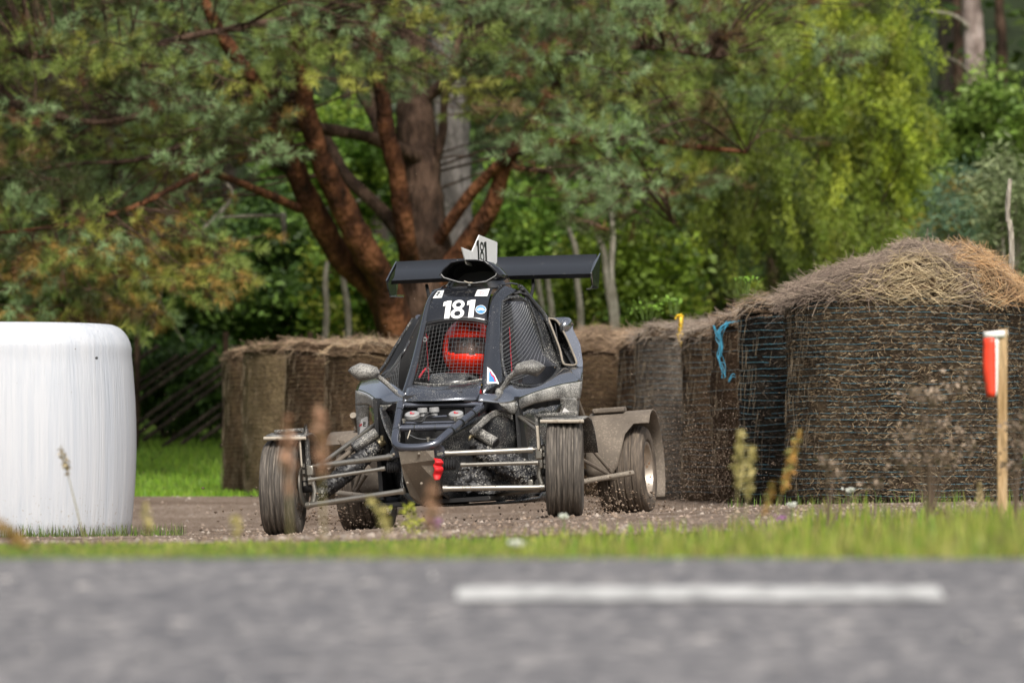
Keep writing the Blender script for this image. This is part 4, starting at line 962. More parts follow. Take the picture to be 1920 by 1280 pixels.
def shear(polys, y0, k, roll=0): return [[(x + (y0 - y) * k, y + roll * (x - 862)) for x, y in p] for p in polys]
num = [one(827, 597, 20, 33), one(871.5, 597, 20, 33)]
num8a = ell_ring(856.5, 588.3, 12.6, 9.4, 6.6, 4.6); num8b = ell_ring(856.5, 572.2, 11.2, 8.6, 6.2, 4.4)
decal('number_print', shear(num[:1], 597, .14, -.045), roof, 'white'); decal('number_print', shear(num[1:], 597, .14, -.045), roof, 'white'); decal('number_print', shear(num8a, 597, .14, -.045), roof, 'white'); decal('number_print', shear(num8b, 597, .14, -.045), roof, 'white', .0049)
decal('emblem_print', [ell(901.5, 581.5, 10, 8.2)], roof, 'white', .0045); decal('emblem_print', [ell(901.5, 581.5, 9, 7.3)], roof, 'blueink', .0052); decal('emblem_print', [[(894, 583), (897, 579), (901, 578), (906, 579), (909, 583), (905, 584), (901, 582), (898, 584)]], roof, 'white', .0059)
decal('sponsor_print', [[(810.5, 560.5), (814, 548), (833, 545.5), (828.5, 559.5)]], roof, 'white'); decal('sponsor_print', [[(818, 556), (819, 553), (823, 552), (822, 556)], [(820, 551), (821, 549), (827, 548), (824, 553)], [(824, 556), (825, 554), (827, 553), (826, 557)]], roof, 'ink', .0052, 2)
decal('sponsor_print', [[(890, 556.5), (895, 545), (918.5, 542.5), (913.5, 556.5)]], roof, 'white')
st_c = (903, 551); decal('sponsor_print', [[(st_c[0] + 1.2 * math.cos(a), st_c[1] + 1 * math.sin(a)), (st_c[0] + 4.6 * math.cos(a - .25), st_c[1] + 3.2 * math.sin(a - .25)), (st_c[0] + 4.6 * math.cos(a + .25), st_c[1] + 3.2 * math.sin(a + .25))] for a in np.linspace(0, 6.283, 8, endpoint=False)], roof, 'maroon', .0052, 2)
pil = [o for o in car.children if o.name.startswith('windscreen_pillar')][1]
decal('pillar_sticker', [[(913.6, 689), (920, 694), (927, 704), (936, 722), (930, 719), (913, 720.5)]], pil, 'white'); decal('pillar_sticker', [[(916.5, 697), (923, 704), (928, 712), (929, 717), (916, 716.5)]], pil, 'blueink', .0052); decal('pillar_sticker', [[(916, 691.5), (918.5, 696), (922, 703), (926, 706), (929, 715), (926.5, 716.5), (924, 708), (920, 705)]], pil, 'redink', .0058, 2)
pp = [o for o in car.children_recursive if o.name.startswith('pod_post')]
decal('post_sticker', [[(678, 786), (688, 780), (693, 781), (690, 800), (676, 812)]], pp[1], 'white', .005); decal('post_sticker', [[(676, 795), (681, 793), (680, 798), (675, 799)]], pp[1], 'redink', .0058)
decal('post_sticker', [[(683, 790), (688, 791), (688, 792.5), (685, 792), (685, 793.5), (687.5, 794), (687.5, 795.3), (684.5, 795), (684.5, 797), (687.5, 797.5), (687.3, 799), (682.5, 798.5)]], pp[1], 'ink', .0058)
decal('post_sticker', [[(1052, 774), (1057, 763), (1070, 774)]], pp[0], 'white', .005)
# fin numbers
def fin_map(polys, name, x):
    mb = MB()
    for p in polys: V = [CXP(a, b, x) for a, b in p]; mb.add(V, [tuple(range(len(V)))])
    return mb.build(name, M['ink'], fin, smooth=False)
fk = lambda l: [[(x + (480 - y) * -.04, y + .13 * (x - 903)) for x, y in p] for p in l]
fin_map(fk([one(894, 490, 6.5, 39)]), 'number_print', .1012); fin_map(fk([one(908, 488, 6.5, 36)]), 'number_print', .1012)
fin_map(fk(ell_ring(904.3, 480.5, 3.9, 10.2, 1.7, 4.6)), 'number_print', .1012); fin_map(fk(ell_ring(904.3, 462.5, 3.5, 9.2, 1.6, 4.2)), 'number_print', .1015)

# seat, steering wheel -----------------------------------------------------------------
seat = MB().grid(ruled([(-.13, 1.08, .25), (-.14, 1.12, .6), (-.13, 1.16, 1.02)], [(.31, 1.08, .25), (.32, 1.12, .6), (.31, 1.16, 1.02)], 8, 8, (0, .04, 0))).build('seat', M['seat'], car, solid=.03)
MB().grid(ruled([(-.10, .62, .24), (-.12, 1.08, .2)], [(.28, .62, .24), (.30, 1.08, .2)], 6, 6, (0, 0, -.02))).build('seat_cushion', M['seat'], seat, solid=.05)
for s in (-1, 1):
    cxs = .09 + s * .215
    G = ruled([(cxs, 1.12, .30), (cxs, 1.12, .62), (cxs, 1.14, 1.02)], [(cxs + s * .01, .90, .34), (cxs + s * .005, .92, .66), (cxs - s * .0, .93, .98)], 6, 12, (s * .02, 0, 0))
    MB().grid(G).build('seat_bolster', M['seat'], seat, solid=.03)
    MB().tube([(cxs, .905, .72), (cxs - s * .0, .92, .98)], .0025, 6).build('seat_piping', M['redink'], seat)
c = C(803, 637, .96); MB().lathe([(0, .006), (.001, .013)], 14, 'y', c + np.array([0, -.09, 0])).build('seat_emblem', M['white'], seat); MB().plate([c + np.array([.008, -.092, .012]), c + np.array([.024, -.092, .016]), c + np.array([.016, -.092, -.004])], (0, .002, 0)).build('seat_emblem', M['redink'], seat)
sw_c = np.array([.07, .60, .61]); sw = MB(); ptsw = []
for k in range(40):
    a = 2 * math.pi * k / 40; q = np.array([.155 * math.cos(a), 0, .155 * math.sin(a)])
    ptsw.append(sw_c + np.array([q[0], q[2] * .45, q[2] * .89]))
swo = sw.tube(ptsw, .015, 10, closed=True).build('steering_wheel', M['rubber'], car)
for a in (R(0), R(180), R(270)):
    MB().tube([sw_c, sw_c + np.array([.15 * math.cos(a), .15 * math.sin(a) * .45, .15 * math.sin(a) * .89])], .010, 6, flat=.5).build('wheel_spoke', M['matte'], swo)
MB().tube([sw_c, sw_c + np.array([0, -.3, -.14])], .014, 8).build('steering_column', M['matte'], swo)
a = R(35); q = sw_c + np.array([.155 * math.cos(a), .155 * math.sin(a) * .45, .155 * math.sin(a) * .89]); MB().tube([q + np.array([.008, -.0, -.014]), q + np.array([-.008, 0, .014])], .0175, 10).build('yellow_marker', M['yellow'], swo)
tubep('belt_buckle', [(786, 708, .62), (792, 698, .66), (798, 691, .7)], 4, 'redink'); tubep('belt_loop', [(797, 694, .66), (803, 689, .66), (809, 696, .66), (803, 697, .66), (797, 693, .66)], 1.8, 'wire')

# ------------------------------------------------------------------ the driver
per = empty('person', label='driver in a red full face helmet and black suit behind the wire windscreen', cat='person'); per.matrix_world = Mx
HC = np.array([.092, .90, .893])
J = {'pelvis': ((.09, .98, .30), .13), 'waist': ((.09, .99, .45), .125), 'chest': ((.09, .99, .60), .145), 'neckb': ((.09, .985, .72), .07), 'neck': ((.09, .955, .80), .055), 'head': ((.092, .92, .86), .06)}
E_ = [('pelvis', 'waist'), ('waist', 'chest'), ('chest', 'neckb'), ('neckb', 'neck'), ('neck', 'head')]
for s in (-1, 1):
    k = 'R' if s < 0 else 'L'; hx = sw_c[0] + s * .15
    J.update({'sh' + k: ((.09 + s * .15, .985, .675), .07), 'el' + k: ((.09 + s * .19, .80, .47), .048), 'wr' + k: ((hx + s * .012, .645, .565), .032), 'pa' + k: ((hx, .615, .595), .03),
              'hip' + k: ((.09 + s * .085, .94, .27), .085), 'kn' + k: ((.09 + s * .09, .56, .40), .058), 'an' + k: ((.09 + s * .07, .26, .20), .04), 'to' + k: ((.09 + s * .07, .14, .22), .034)})
    E_ += [('chest', 'sh' + k), ('sh' + k, 'el' + k), ('el' + k, 'wr' + k), ('wr' + k, 'pa' + k), ('pelvis', 'hip' + k), ('hip' + k, 'kn' + k), ('kn' + k, 'an' + k), ('an' + k, 'to' + k)]
    for f in range(4):      # fingers curl over the rim
        z0 = .622 - .02 * f; ln = (.9, 1.0, .95, .8)[f]
        J['f%d0' % f + k] = ((hx - s * .002, .588, z0), .0095); J['f%d1' % f + k] = ((hx - s * .022 * ln, .577, z0 + .004), .0088); J['f%d2' % f + k] = ((hx - s * .036 * ln, .598, z0 + .004), .008)
        E_ += [('pa' + k, 'f%d0' % f + k), ('f%d0' % f + k, 'f%d1' % f + k), ('f%d1' % f + k, 'f%d2' % f + k)]
    J['t0' + k] = ((hx - s * .02, .628, .622), .0105); J['t1' + k] = ((hx - s * .032, .605, .645), .0092); E_ += [('pa' + k, 't0' + k), ('t0' + k, 't1' + k)]
names = list(J); me = bpy.data.meshes.new('body'); me.from_pydata([J[q][0] for q in names], [(names.index(a), names.index(b)) for a, b in E_], []); 
body = bpy.data.objects.new('body', me); link(body, per); me.materials.append(M['suit'])
skm = body.modifiers.new('skin', 'SKIN'); skm.use_smooth_shade = True
if not me.skin_vertices:
    me.attributes.new  # layer is made by the modifier below
    bpy.context.view_layer.objects.active = body; bpy.ops.mesh.customdata_skin_add()
for i, q in enumerate(names):
    v = me.skin_vertices[0].data[i]; v.radius = (J[q][1], J[q][1]); v.use_root = (q == 'pelvis')
body.modifiers.new('sub', 'SUBSURF').render_levels = 2
TURN = Matrix.Rotation(R(17), 3, 'Z') @ Matrix.Rotation(R(4), 3, 'Y')
def hv(az, el, k=1.0, chin=True):
    """point of the helmet: az from the face towards image right, el upwards"""
    ca, sa, ce, se = math.cos(az), math.sin(az), math.cos(el), math.sin(el)
    x, y, z = .122 * ce * sa, -.148 * ce * ca, .142 * se
    if chin and se < 0: 
        f = max(0, ca) ** 1.5; y -= .030 * f * min(1, -se * 2.2); z *= 1.02; x *= 1 + .10 * min(1, -se * 1.5) * (1 if se > -.8 else .6)
    return Vector(HC) + TURN @ (Vector((x, y, z)) * k)
nu, nv = 96, 60; V = []; Fc = []
for i in range(nv + 1):
    el = R(-66) + (R(90) - R(-66)) * i / nv
    for k in range(nu): V.append(tuple(hv(2 * math.pi * k / nu, el)))
def in_port(az, el):
    az = (az + math.pi) % (2 * math.pi) - math.pi
    a = abs(az) / R(66); top = R(18); bot = R(-18) + R(7) * (a ** 2)
    return a < 1 and bot < el < top
for i in range(nv):
    for k in range(nu):
        az = 2 * math.pi * (k + .5) / nu; el = R(-66) + R(156) * (i + .5) / nv
        if not in_port(az, el): Fc.append((i * nu + k, i * nu + (k + 1) % nu, (i + 1) * nu + (k + 1) % nu, (i + 1) * nu + k))
helmet = MB().add(V, Fc).build('helmet', M['redhelm'], per, solid=.016, angle=70)
Vv = [[tuple(hv(a, e, .985)) for e in np.linspace(R(-21), R(20), 10)] for a in np.linspace(R(-68), R(68), 24)]
MB().grid(Vv).build('visor', M['visor'], helmet)
edge = [hv(a, R(18.5), 1.012) for a in np.linspace(R(-68), R(68), 24)]; MB().tube(edge, .006, 6).build('visor_seal', M['rubber'], helmet)
edge = [hv(a, R(-18) + R(7) * (abs(a) / R(66)) ** 2, 1.008) for a in np.linspace(R(-66), R(66), 24)]; MB().tube(edge, .0045, 6).build('visor_seal', M['rubber'], helmet)
for a0, a1 in ((R(-38), R(-14)), (R(14), R(38)), (R(-7), R(7))):
    w_ = R(2.2) if abs(a0) > R(10) else R(6); MB().grid([[tuple(hv(a, e, 1.015)) for a in np.linspace(a0, a1, 8)] for e in (R(-32) - w_, R(-32) + w_)]).build('chin_vent', M['rubber'], helmet, solid=.003)
kp = hv(R(44), R(-36), 1.02); MB().ball(tuple(kp), .016, 12, 8).build('intercom_knob', M['grey'], helmet)
lp = [hv(R(46) + .10 * math.sin(t), R(-16) + .20 * math.cos(t), 1.03) for t in np.linspace(0, 6.283, 20, endpoint=False)]; MB().tube(lp, .0045, 6, closed=True).build('visor_tab', M['redhelm'], helmet)
# face inside the helmet
hd = MB().ball((0, 0, 0), 1, 28, 20, (.078, .098, .118)); face = hd.build('face', M['skin'], per); face.location = tuple(HC + np.array([.004, -.006, -.006])); face.rotation_euler = (0, R(4), R(17))
for v in face.data.vertices:
    x, y, z = v.co
    if y < 0:
        nz = math.exp(-((x / .013) ** 2)) * math.exp(-(((z + .015) / .028) ** 2)) * .024; sock = (math.exp(-(((abs(x) - .032) / .018) ** 2)) * math.exp(-(((z - .016) / .014) ** 2))) * .012
        v.co.y += -nz + sock
for s in (-1, 1):
    MB().ball((s * .032, -.086, .014), .011, 12, 8).build('eye', M['white'], face); MB().ball((s * .033 + .002, -.0945, .014), .0055, 8, 6).build('iris', M['ink'], face)
    MB().tube([(s * .015, -.098, .034), (s * .032, -.096, .041), (s * .052, -.083, .036)], .0048, 6).build('brow', M['hairdark'], face)
MB().tube([(-.02, -.094, -.052), (0, -.1, -.05), (.02, -.094, -.052)], .005, 6).build('mouth', plain('lips', (.33, .13, .10), .5), face)
for s in (-1, 1):
    MB().grid(ruled([(.09 + s * .06 - .022, .88, .50), (.09 + s * .065 - .022, .835, .62), (.09 + s * .07 - .022, .93, .765), (.09 + s * .07 - .02, 1.05, .80)], [(.09 + s * .06 + .022, .88, .50), (.09 + s * .065 + .022, .835, .62), (.09 + s * .07 + .022, .93, .765), (.09 + s * .07 + .02, 1.05, .80)], 3, 14)).build('harness_strap', M['red'], per, solid=.004)
# lettering on the helmet brow
cu = bpy.data.curves.new('lettering', 'FONT'); cu.body = 'Stilo'; cu.size = 1; cu.offset = .025; cu.align_x = 'CENTER'; cu.align_y = 'CENTER'
to = bpy.data.objects.new('lettering', cu); COL.objects.link(to); dg = bpy.context.evaluated_depsgraph_get(); tm = bpy.data.meshes.new_from_object(to.evaluated_get(dg))
bm = bmesh.new(); bm.from_mesh(tm)
for t in np.arange(-1.5, 1.5, .12): bmesh.ops.bisect_plane(bm, geom=bm.verts[:] + bm.edges[:] + bm.faces[:], plane_co=(t, 0, 0), plane_no=(1, 0, 0))
for v in bm.verts: v.co = hv(R(9) + v.co.x * R(19), R(34) + v.co.y * R(14), 1.075)
bm.to_mesh(tm); bm.free(); bpy.data.objects.remove(to); bpy.data.curves.remove(cu); tm.materials.append(M['ink']); tm.name = 'helmet_lettering'
link(bpy.data.objects.new('helmet_lettering', tm), helmet)

# ------------------------------------------------------------------ trees and shrubs
def bark_mat(name, c0, c1, c2, sc=(9, 9, 2.5)):
    m, nt, p = nodes_of(name); L = nt.links.new
    n = N(nt, 'ShaderNodeTexNoise', Scale=1., Detail=7., Roughness=.7); L(coords(nt, sc), n.inputs['Vector'])
    n2 = N(nt, 'ShaderNodeTexNoise', Scale=3.2, Detail=3.); L(coords(nt), n2.inputs['Vector'])
    a = N(nt, 'ShaderNodeMath', operation='MULTIPLY_ADD'); L(n2.outputs['Fac'], a.inputs[0]); a.inputs[1].default_value = .7; L(n.outputs['Fac'], a.inputs[2])
    L(ramp(nt, a.outputs[0], [(.62, c0), (.84, c1), (1., c2)]).outputs[0], p.inputs['Base Color'])
    v = N(nt, 'ShaderNodeTexVoronoi', Scale=3.); L(coords(nt, sc), v.inputs['Vector'])
    b2 = N(nt, 'ShaderNodeMath', operation='ADD'); L(n.outputs['Fac'], b2.inputs[0]); L(v.outputs['Distance'], b2.inputs[1])
    p.inputs['Roughness'].default_value = .9; p.inputs['Specular IOR Level'].default_value = .2; bump(nt, p, b2.outputs[0], .7, .04); return m
M['bark_red'] = bark_mat('pine_bark_red', (.015, .009, .006), (.085, .034, .016), (.22, .092, .042), (9, 9, 5))
M['bark_dark'] = bark_mat('pine_bark_dark', (.02, .013, .009), (.062, .038, .026), (.125, .078, .054))
M['bark_grey'] = bark_mat('grey_bark', (.06, .055, .05), (.13, .117, .108), (.22, .2, .185))
M['bark_pale'] = bark_mat('pale_dead_wood', (.16, .14, .11), (.29, .26, .21), (.42, .38, .32), (14, 14, 3))
M['bark_pink'] = bark_mat('pinkish_trunk_bark', (.10, .075, .065), (.22, .17, .15), (.33, .27, .245))

def limb(mb, pts, r0, r1, seg=9, n=None, wob=.02):
    n = n or 12 * len(pts); P = spline([np.asarray(p, float) for p in pts], n)
    for i in range(n): P[i] += wob * np.array([noise.noise((P[i][2] * 2, 1, r0 * 50)), noise.noise((P[i][2] * 2, 7, r0 * 50)), 0])
    mb.tube(P, [(r0 + (r1 - r0) * i / (n - 1)) * (1 + .16 * noise.noise((P[i][0] * 4, P[i][1], P[i][2] * 6))) for i in range(n)], seg); return P

def tuft_mesh(centres, axes, length, n_needle, nl, nw, tints):
    """needle brushes: centres (k,3) with axis directions; needles point outwards and forwards"""
    k = len(centres); t = rng.random((k, n_needle)); base = centres[:, None] + axes[:, None] * ((t - .5) * length[:, None])[..., None]
    d = rng.standard_normal((k, n_needle, 3)); d -= axes[:, None] * (d * axes[:, None]).sum(-1, keepdims=True); d /= np.linalg.norm(d, axis=-1, keepdims=True)
    f = .35 + .9 * t ** 2; d = d + axes[:, None] * f[..., None]; d /= np.linalg.norm(d, axis=-1, keepdims=True)
    s = np.cross(d, rng.standard_normal((k, n_needle, 3))); s /= np.linalg.norm(s, axis=-1, keepdims=True)
    l = nl * (.7 + .5 * rng.random((k, n_needle, 1))); V = np.stack([base - s * nw, base + s * nw, base + d * l], 2).reshape(-1, 3)
    Fc = np.arange(len(V)).reshape(-1, 3)
    c = np.repeat(tints, n_needle, 0) * (.75 + .5 * rng.random((k * n_needle, 1)))
    return V, Fc, c

pine_base = W(762, 640, 42.0); pine_base[2] = gz(pine_base[0], 42.0) - .1
pine = empty('pine_tree', tuple(pine_base), 0, 'spreading pine with red brown limbs forking low behind the car', 'tree')
def wp(px, py, D): return W(px, py, D) - pine_base
root = np.zeros(3)
mb = MB()
limb(mb, [root, wp(775, 600, 42), wp(795, 500, 42), wp(795, 400, 42), wp(780, 250, 42.2), wp(772, 120, 42.4), wp(765, -60, 42.5), wp(750, -400, 42.6)], .30, .09, 18, 90)
mb.build('trunk', M['bark_dark'], pine)
pl_limbs = []
for nm, pts, r0, r1 in (('bark_red', [root + (-.1, -.15, .2), wp(725, 590, 41.6), wp(640, 480, 41.3), wp(575, 370, 41.0), wp(545, 300, 40.8), wp(500, 200, 40.5), wp(430, 90, 40.2), wp(360, -40, 40)], .15, .045),
                       ('bark_red', [root + (.0, -.25, .2), wp(735, 580, 41.4), wp(685, 470, 41.0), wp(640, 380, 40.8), wp(600, 290, 40.6), wp(575, 200, 40.4), wp(560, 60, 40.2), wp(530, -120, 40)], .16, .055),
                       ('bark_red', [wp(772, 500, 41.6), wp(765, 460, 41.3), wp(752, 380, 41.1), wp(735, 290, 41.0), wp(715, 180, 40.9), wp(700, 80, 40.8), wp(690, -80, 40.7)], .105, .06),
                       ('bark_red', [wp(800, 560, 42), wp(875, 460, 41.8), wp(920, 390, 41.6), wp(950, 310, 41.4), wp(985, 250, 41.2), wp(1050, 150, 41)], .12, .035),
                       ('bark_red', [wp(805, 470, 41.9), wp(840, 420, 41.7), wp(900, 345, 41.5), wp(965, 285, 41.2), wp(1060, 265, 41.0), wp(1180, 258, 40.8), wp(1300, 275, 40.6), wp(1400, 285, 40.4)], .07, .018),
                       ('bark_dark', [wp(790, 430, 42.2), wp(740, 290, 42.5), wp(680, 175, 42.8), wp(620, 100, 43), wp(540, 0, 43.2)], .11, .05),
                       ('bark_dark', [wp(775, 480, 42.2), wp(720, 400, 42.5), wp(650, 330, 42.8), wp(610, 260, 43), wp(560, 180, 43)], .08, .05),
                       ('bark_dark', [wp(790, 300, 42), wp(700, 260, 41.5), wp(600, 240, 41), wp(480, 215, 40.5), wp(330, 205, 40), wp(180, 230, 39.5), wp(20, 200, 39)], .07, .02),
                       ('bark_red', [wp(560, 392, 41), wp(490, 360, 40.4), wp(395, 325, 39.8), wp(330, 350, 39.4), wp(230, 395, 39), wp(100, 425, 38.6), wp(-40, 440, 38.3)], .042, .014),
                       ('bark_dark', [wp(780, 200, 42.3), wp(870, 130, 42), wp(980, 105, 41.6), wp(1100, 100, 41.2), wp(1220, 90, 41), wp(1340, 110, 40.8)], .06, .015),
                       ('bark_dark', [wp(810, 330, 42.1), wp(830, 250, 42), wp(835, 180, 42), wp(860, 60, 42)], .05, .03),
                       ('bark_dark', [wp(560, 330, 41), wp(420, 260, 40.3), wp(260, 300, 39.6), wp(120, 310, 39.2), wp(-60, 350, 39)], .035, .012),
                       ('bark_dark', [wp(700, 80, 40.8), wp(560, 40, 40), wp(400, 60, 39.4), wp(250, 90, 39), wp(60, 110, 38.6)], .05, .015),
                       ('bark_dark', [wp(950, 310, 41.4), wp(1080, 330, 41), wp(1190, 350, 40.7), wp(1240, 370, 40.6), wp(1260, 420, 40.5)], .028, .012)):
    q = MB(); P = limb(q, pts, r0, r1, 10, None, .03); q.build('limb', M[nm], pine); pl_limbs.append(P)
limb_pts = np.vstack(pl_limbs)
# pads of needles hang on twigs that run back to the nearest limb
def low_y(px): return np.interp(px, [-400, 0, 90, 200, 330, 430, 540, 600, 900, 1000, 1120, 1250, 1330, 1450, 1560, 1640, 1700], [560, 560, 545, 520, 450, 360, 250, 170, 230, 330, 430, 400, 350, 330, 250, 80, -60])
pads = []; tries = 0
while len(pads) < 1080 and tries < 60000:
    tries += 1; px = random.uniform(-420, 1680); py = random.uniform(-520, 560); D = random.uniform(37.6, 45.5)
    ly = low_y(px)
    if py > ly + random.uniform(-45, 18): continue
    if 560 < px < 975 and D < 43.2 and (py > 235 or (py > 110 and random.random() < .5)): continue
    if px > 1150 and random.random() < .45: continue
    if px > 1300 and D < 39.5: continue
    if py < 0 and random.random() < .45: continue
    pads.append((px, py, D))
for k in range(46):         # drooping ends on the left
    px = random.choice((60, 130, 240, 300, 350, 410)) + random.gauss(0, 34); pads.append((px, random.uniform(440, 640) if px < 330 else random.uniform(420, 560), random.uniform(38.2, 39.6)))
tw = MB(); TC = []; TA = []; TL = []; TT = []
for (px, py, D) in pads:
    c = wp(px, py, D); d2 = ((limb_pts - c) ** 2 * np.array([1, 1, 1.6])).sum(1); a = limb_pts[int(np.argmin(d2 + rng.random(len(d2)) * .4))]
    out_ = c - a; L_ = np.linalg.norm(out_); mid = a + out_ * .5 + np.array([random.gauss(0, .08), random.gauss(0, .08), .10 * L_])
    P = spline([a, mid, c], 9); tw.tube(P, [.010 * (1 - .75 * i / 8) * min(1.2, .5 + L_ * .4) for i in range(9)], 4, cap=False)
    dirn = P[-1] - P[-3]; dirn /= np.linalg.norm(dirn)
    droop = py > low_y(px) - 90; r0_ = random.random()
    pad_c = np.array((.225, .32, .145) if r0_ < .34 else (.215, .275, .065) if r0_ < .62 else (.26, .27, .055) if r0_ < .79 else (.06, .075, .022)) * (1.0 if r0_ < .78 else random.uniform(.6, 1.4))
    if random.random() < .07: pad_c = np.array((.17, .115, .05))
    for j in range(random.randint(8, 13)):
        off = np.array([random.gauss(0, .16), random.gauss(0, .16), random.gauss(0, .065)]); q = c + off
        ax = dirn * .55 + off * 1.6 + np.array([0, 0, .55 if not droop else .1]) + rng.standard_normal(3) * .22; ax /= np.linalg.norm(ax)
        tw.tube([c - dirn * .08, q - ax * .04], .0045, 3, cap=False)
        TC.append(q); TA.append(ax); TL.append(random.uniform(.10, .22))
        r_ = random.random()
        col = tuple(pad_c * random.uniform(.75, 1.25))
        if droop and px < 500 and random.random() < .33: col = (.34, .22, .06)
        elif random.random() < .035: col = (.17, .085, .04)
        TT.append(col)
tw.build('twigs', M['bark_dark'], pine, smooth=False)['kind'] = 'stuff'
V, Fc, c = tuft_mesh(np.array(TC), np.array(TA), np.array(TL), 60, .085, .0030, np.array(TT))
tag(np_mesh('needle_crown', V, Fc, M['blade'], pine, tint=c), kind='stuff')

def leaf_cloud(P, size, tints, droop=0., aspect=.55):
    n = len(P); a = rng.standard_normal((n, 3)); a[:, 2] = a[:, 2] * .6 - droop; a /= np.linalg.norm(a, axis=1, keepdims=True)
    b = np.cross(a, rng.standard_normal((n, 3))); b /= np.linalg.norm(b, axis=1, keepdims=True); s = (size * (.6 + .8 * rng.random(n)))[:, None]
    V = np.stack([P - a * s, P + b * s * aspect, P + a * s, P - b * s * aspect], 1).reshape(-1, 3)
    return V, np.arange(4 * n).reshape(-1, 4), tints * (.65 + .7 * rng.random((n, 1)))
def shrub(name, label, px, base_y, D, w_px, h_px, n_clump, per_clump, leaf, cols, cat='shrub', group=None, droop=0., stem='bark_dark', stems=4, depth=1.0, clump=.125, aspect=.55, hollow=.0):
    """w_px, h_px: spread and height in the picture; foliage in clumps through an uneven ellipsoid"""
    s = D / F; x = (px - CX) * s; z0 = gz(x, D); o = empty(name, (x, D, z0), 0, label, cat, group)
    W_, H_ = w_px * s, h_px * s; zb = ZC + (CY - base_y) * s - z0
    cs = []
    while len(cs) < n_clump:
        u = rng.uniform(-1, 1, 3)
        if (u ** 2).sum() > 1 or (u ** 2).sum() < hollow: continue
        k = 1 + .25 * noise.noise((u[0] * 2 + px, u[1] * 2, u[2] * 2)); cs.append((u[0] * W_ / 2 * k, u[1] * depth * k, max(.05, zb) + H_ / 2 + u[2] * H_ / 2 * k))
    mb = MB(); top = zb + H_ * .6
    for i in range(stems):
        q = cs[rng.integers(len(cs))]; mb.tube(spline([(random.gauss(0, .06), random.gauss(0, .06), -.1), (q[0] * .4, q[1] * .4, q[2] * .5), q], 8), [.035 * (1 - .8 * j / 7) * (1 + H_ * .15) for j in range(8)], 5)
    for q in cs[::3]: mb.tube([(q[0] * .55, q[1] * .55, q[2] * .8), q], .006, 3, cap=False)
    mb.build('stems', M[stem], o, smooth=False)
    P = []; T = []
    for q in cs:
        col = np.asarray(cols[rng.integers(len(cols))])
        if droop > .5:      # hanging sprays
            t_ = rng.random((per_clump, 1)); dv = np.array([q[0] / W_ * .9 + random.gauss(0, .25), -.35 + random.gauss(0, .2), -1.0]) * random.uniform(.22, .5)
            P.append(np.asarray(q) + dv * t_ + rng.standard_normal((per_clump, 3)) * clump * (.32 + .25 * (1 - t_)))
        else: P.append(np.asarray(q) + rng.standard_normal((per_clump, 3)) * clump * np.array([1, 1, .7]))
        T.append(np.repeat(col[None] * (random.uniform(.6, 1.3) if droop < .5 else random.uniform(.3, 1.65)), per_clump, 0))
    P = np.vstack(P); P[:, 2] = np.maximum(P[:, 2], .02)
    V, Fc, c = leaf_cloud(P, leaf * (1.35 if droop < .5 else 1.15), np.vstack(T) * 1.4, droop, aspect if droop < .5 else .17)
    tag(np_mesh('crown', V, Fc, M['leaf'], o, tint=c), kind='stuff'); return o

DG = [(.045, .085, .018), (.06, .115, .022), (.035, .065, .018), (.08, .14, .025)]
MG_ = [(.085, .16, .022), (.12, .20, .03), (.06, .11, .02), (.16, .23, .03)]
YG = [(.19, .23, .022), (.15, .19, .02), (.24, .27, .035), (.10, .14, .02), (.13, .17, .025)]
BG_ = [(.10, .165, .10), (.08, .14, .08), (.12, .18, .11)]
grp = 'shrubs and trees behind the bales'
# yellow green drooping conifers on the right
shrub('juniper_tree', 'tall bright yellow green conifer with drooping sprays right of the pine', 1590, 560, 50, 330, 640, 330, 165, .034, YG, 'tree', grp, .9, 'bark_dark', 6, 1.1, .13, .30)
shrub('juniper_tree', 'lower olive green conifer beneath the pine branches right of the car', 1370, 590, 48.5, 330, 420, 230, 150, .034, [(.12, .15, .02), (.09, .12, .02), (.15, .18, .025), (.06, .085, .02)], 'tree', grp, .9, 'bark_dark', 6, 1.0, .13, .30)
shrub('juniper_tree', 'yellowish bushy conifer behind the heaped hay bale', 1640, 640, 47, 260, 260, 130, 150, .032, YG[1:], 'tree', grp, .7, 'bark_dark', 4, .8, .13, .32)
shrub('juniper_tree', 'dim olive conifer filling the gap left of the yellow green one', 1450, 300, 54, 420, 420, 230, 130, .038, [(.10, .135, .02), (.13, .16, .025), (.07, .10, .02)], 'tree', grp, .9, 'bark_dark', 5, 1.0, .15, .3)
shrub('young_pine', 'small blue green young pine above the right end of the bales', 1800, 500, 46, 130, 190, 46, 120, .03, BG_ + [(.2, .15, .03)], 'tree', grp, .2, 'bark_dark', 2, .5, .10, .16)
shrub('leafy_shrub', 'green bush at the right edge below the bare trunk', 1880, 470, 55, 260, 330, 190, 80, .036, [(.08, .13, .02), (.11, .165, .03), (.06, .10, .02)], 'shrub', grp, .3)
shrub('pale_shrub', 'pale grey green willow bush at the right edge', 1895, 500, 43, 90, 220, 50, 80, .035, [(.17, .20, .10), (.13, .165, .075)], 'shrub', grp, .1, 'bark_pale', 3, .5, .12, .2)
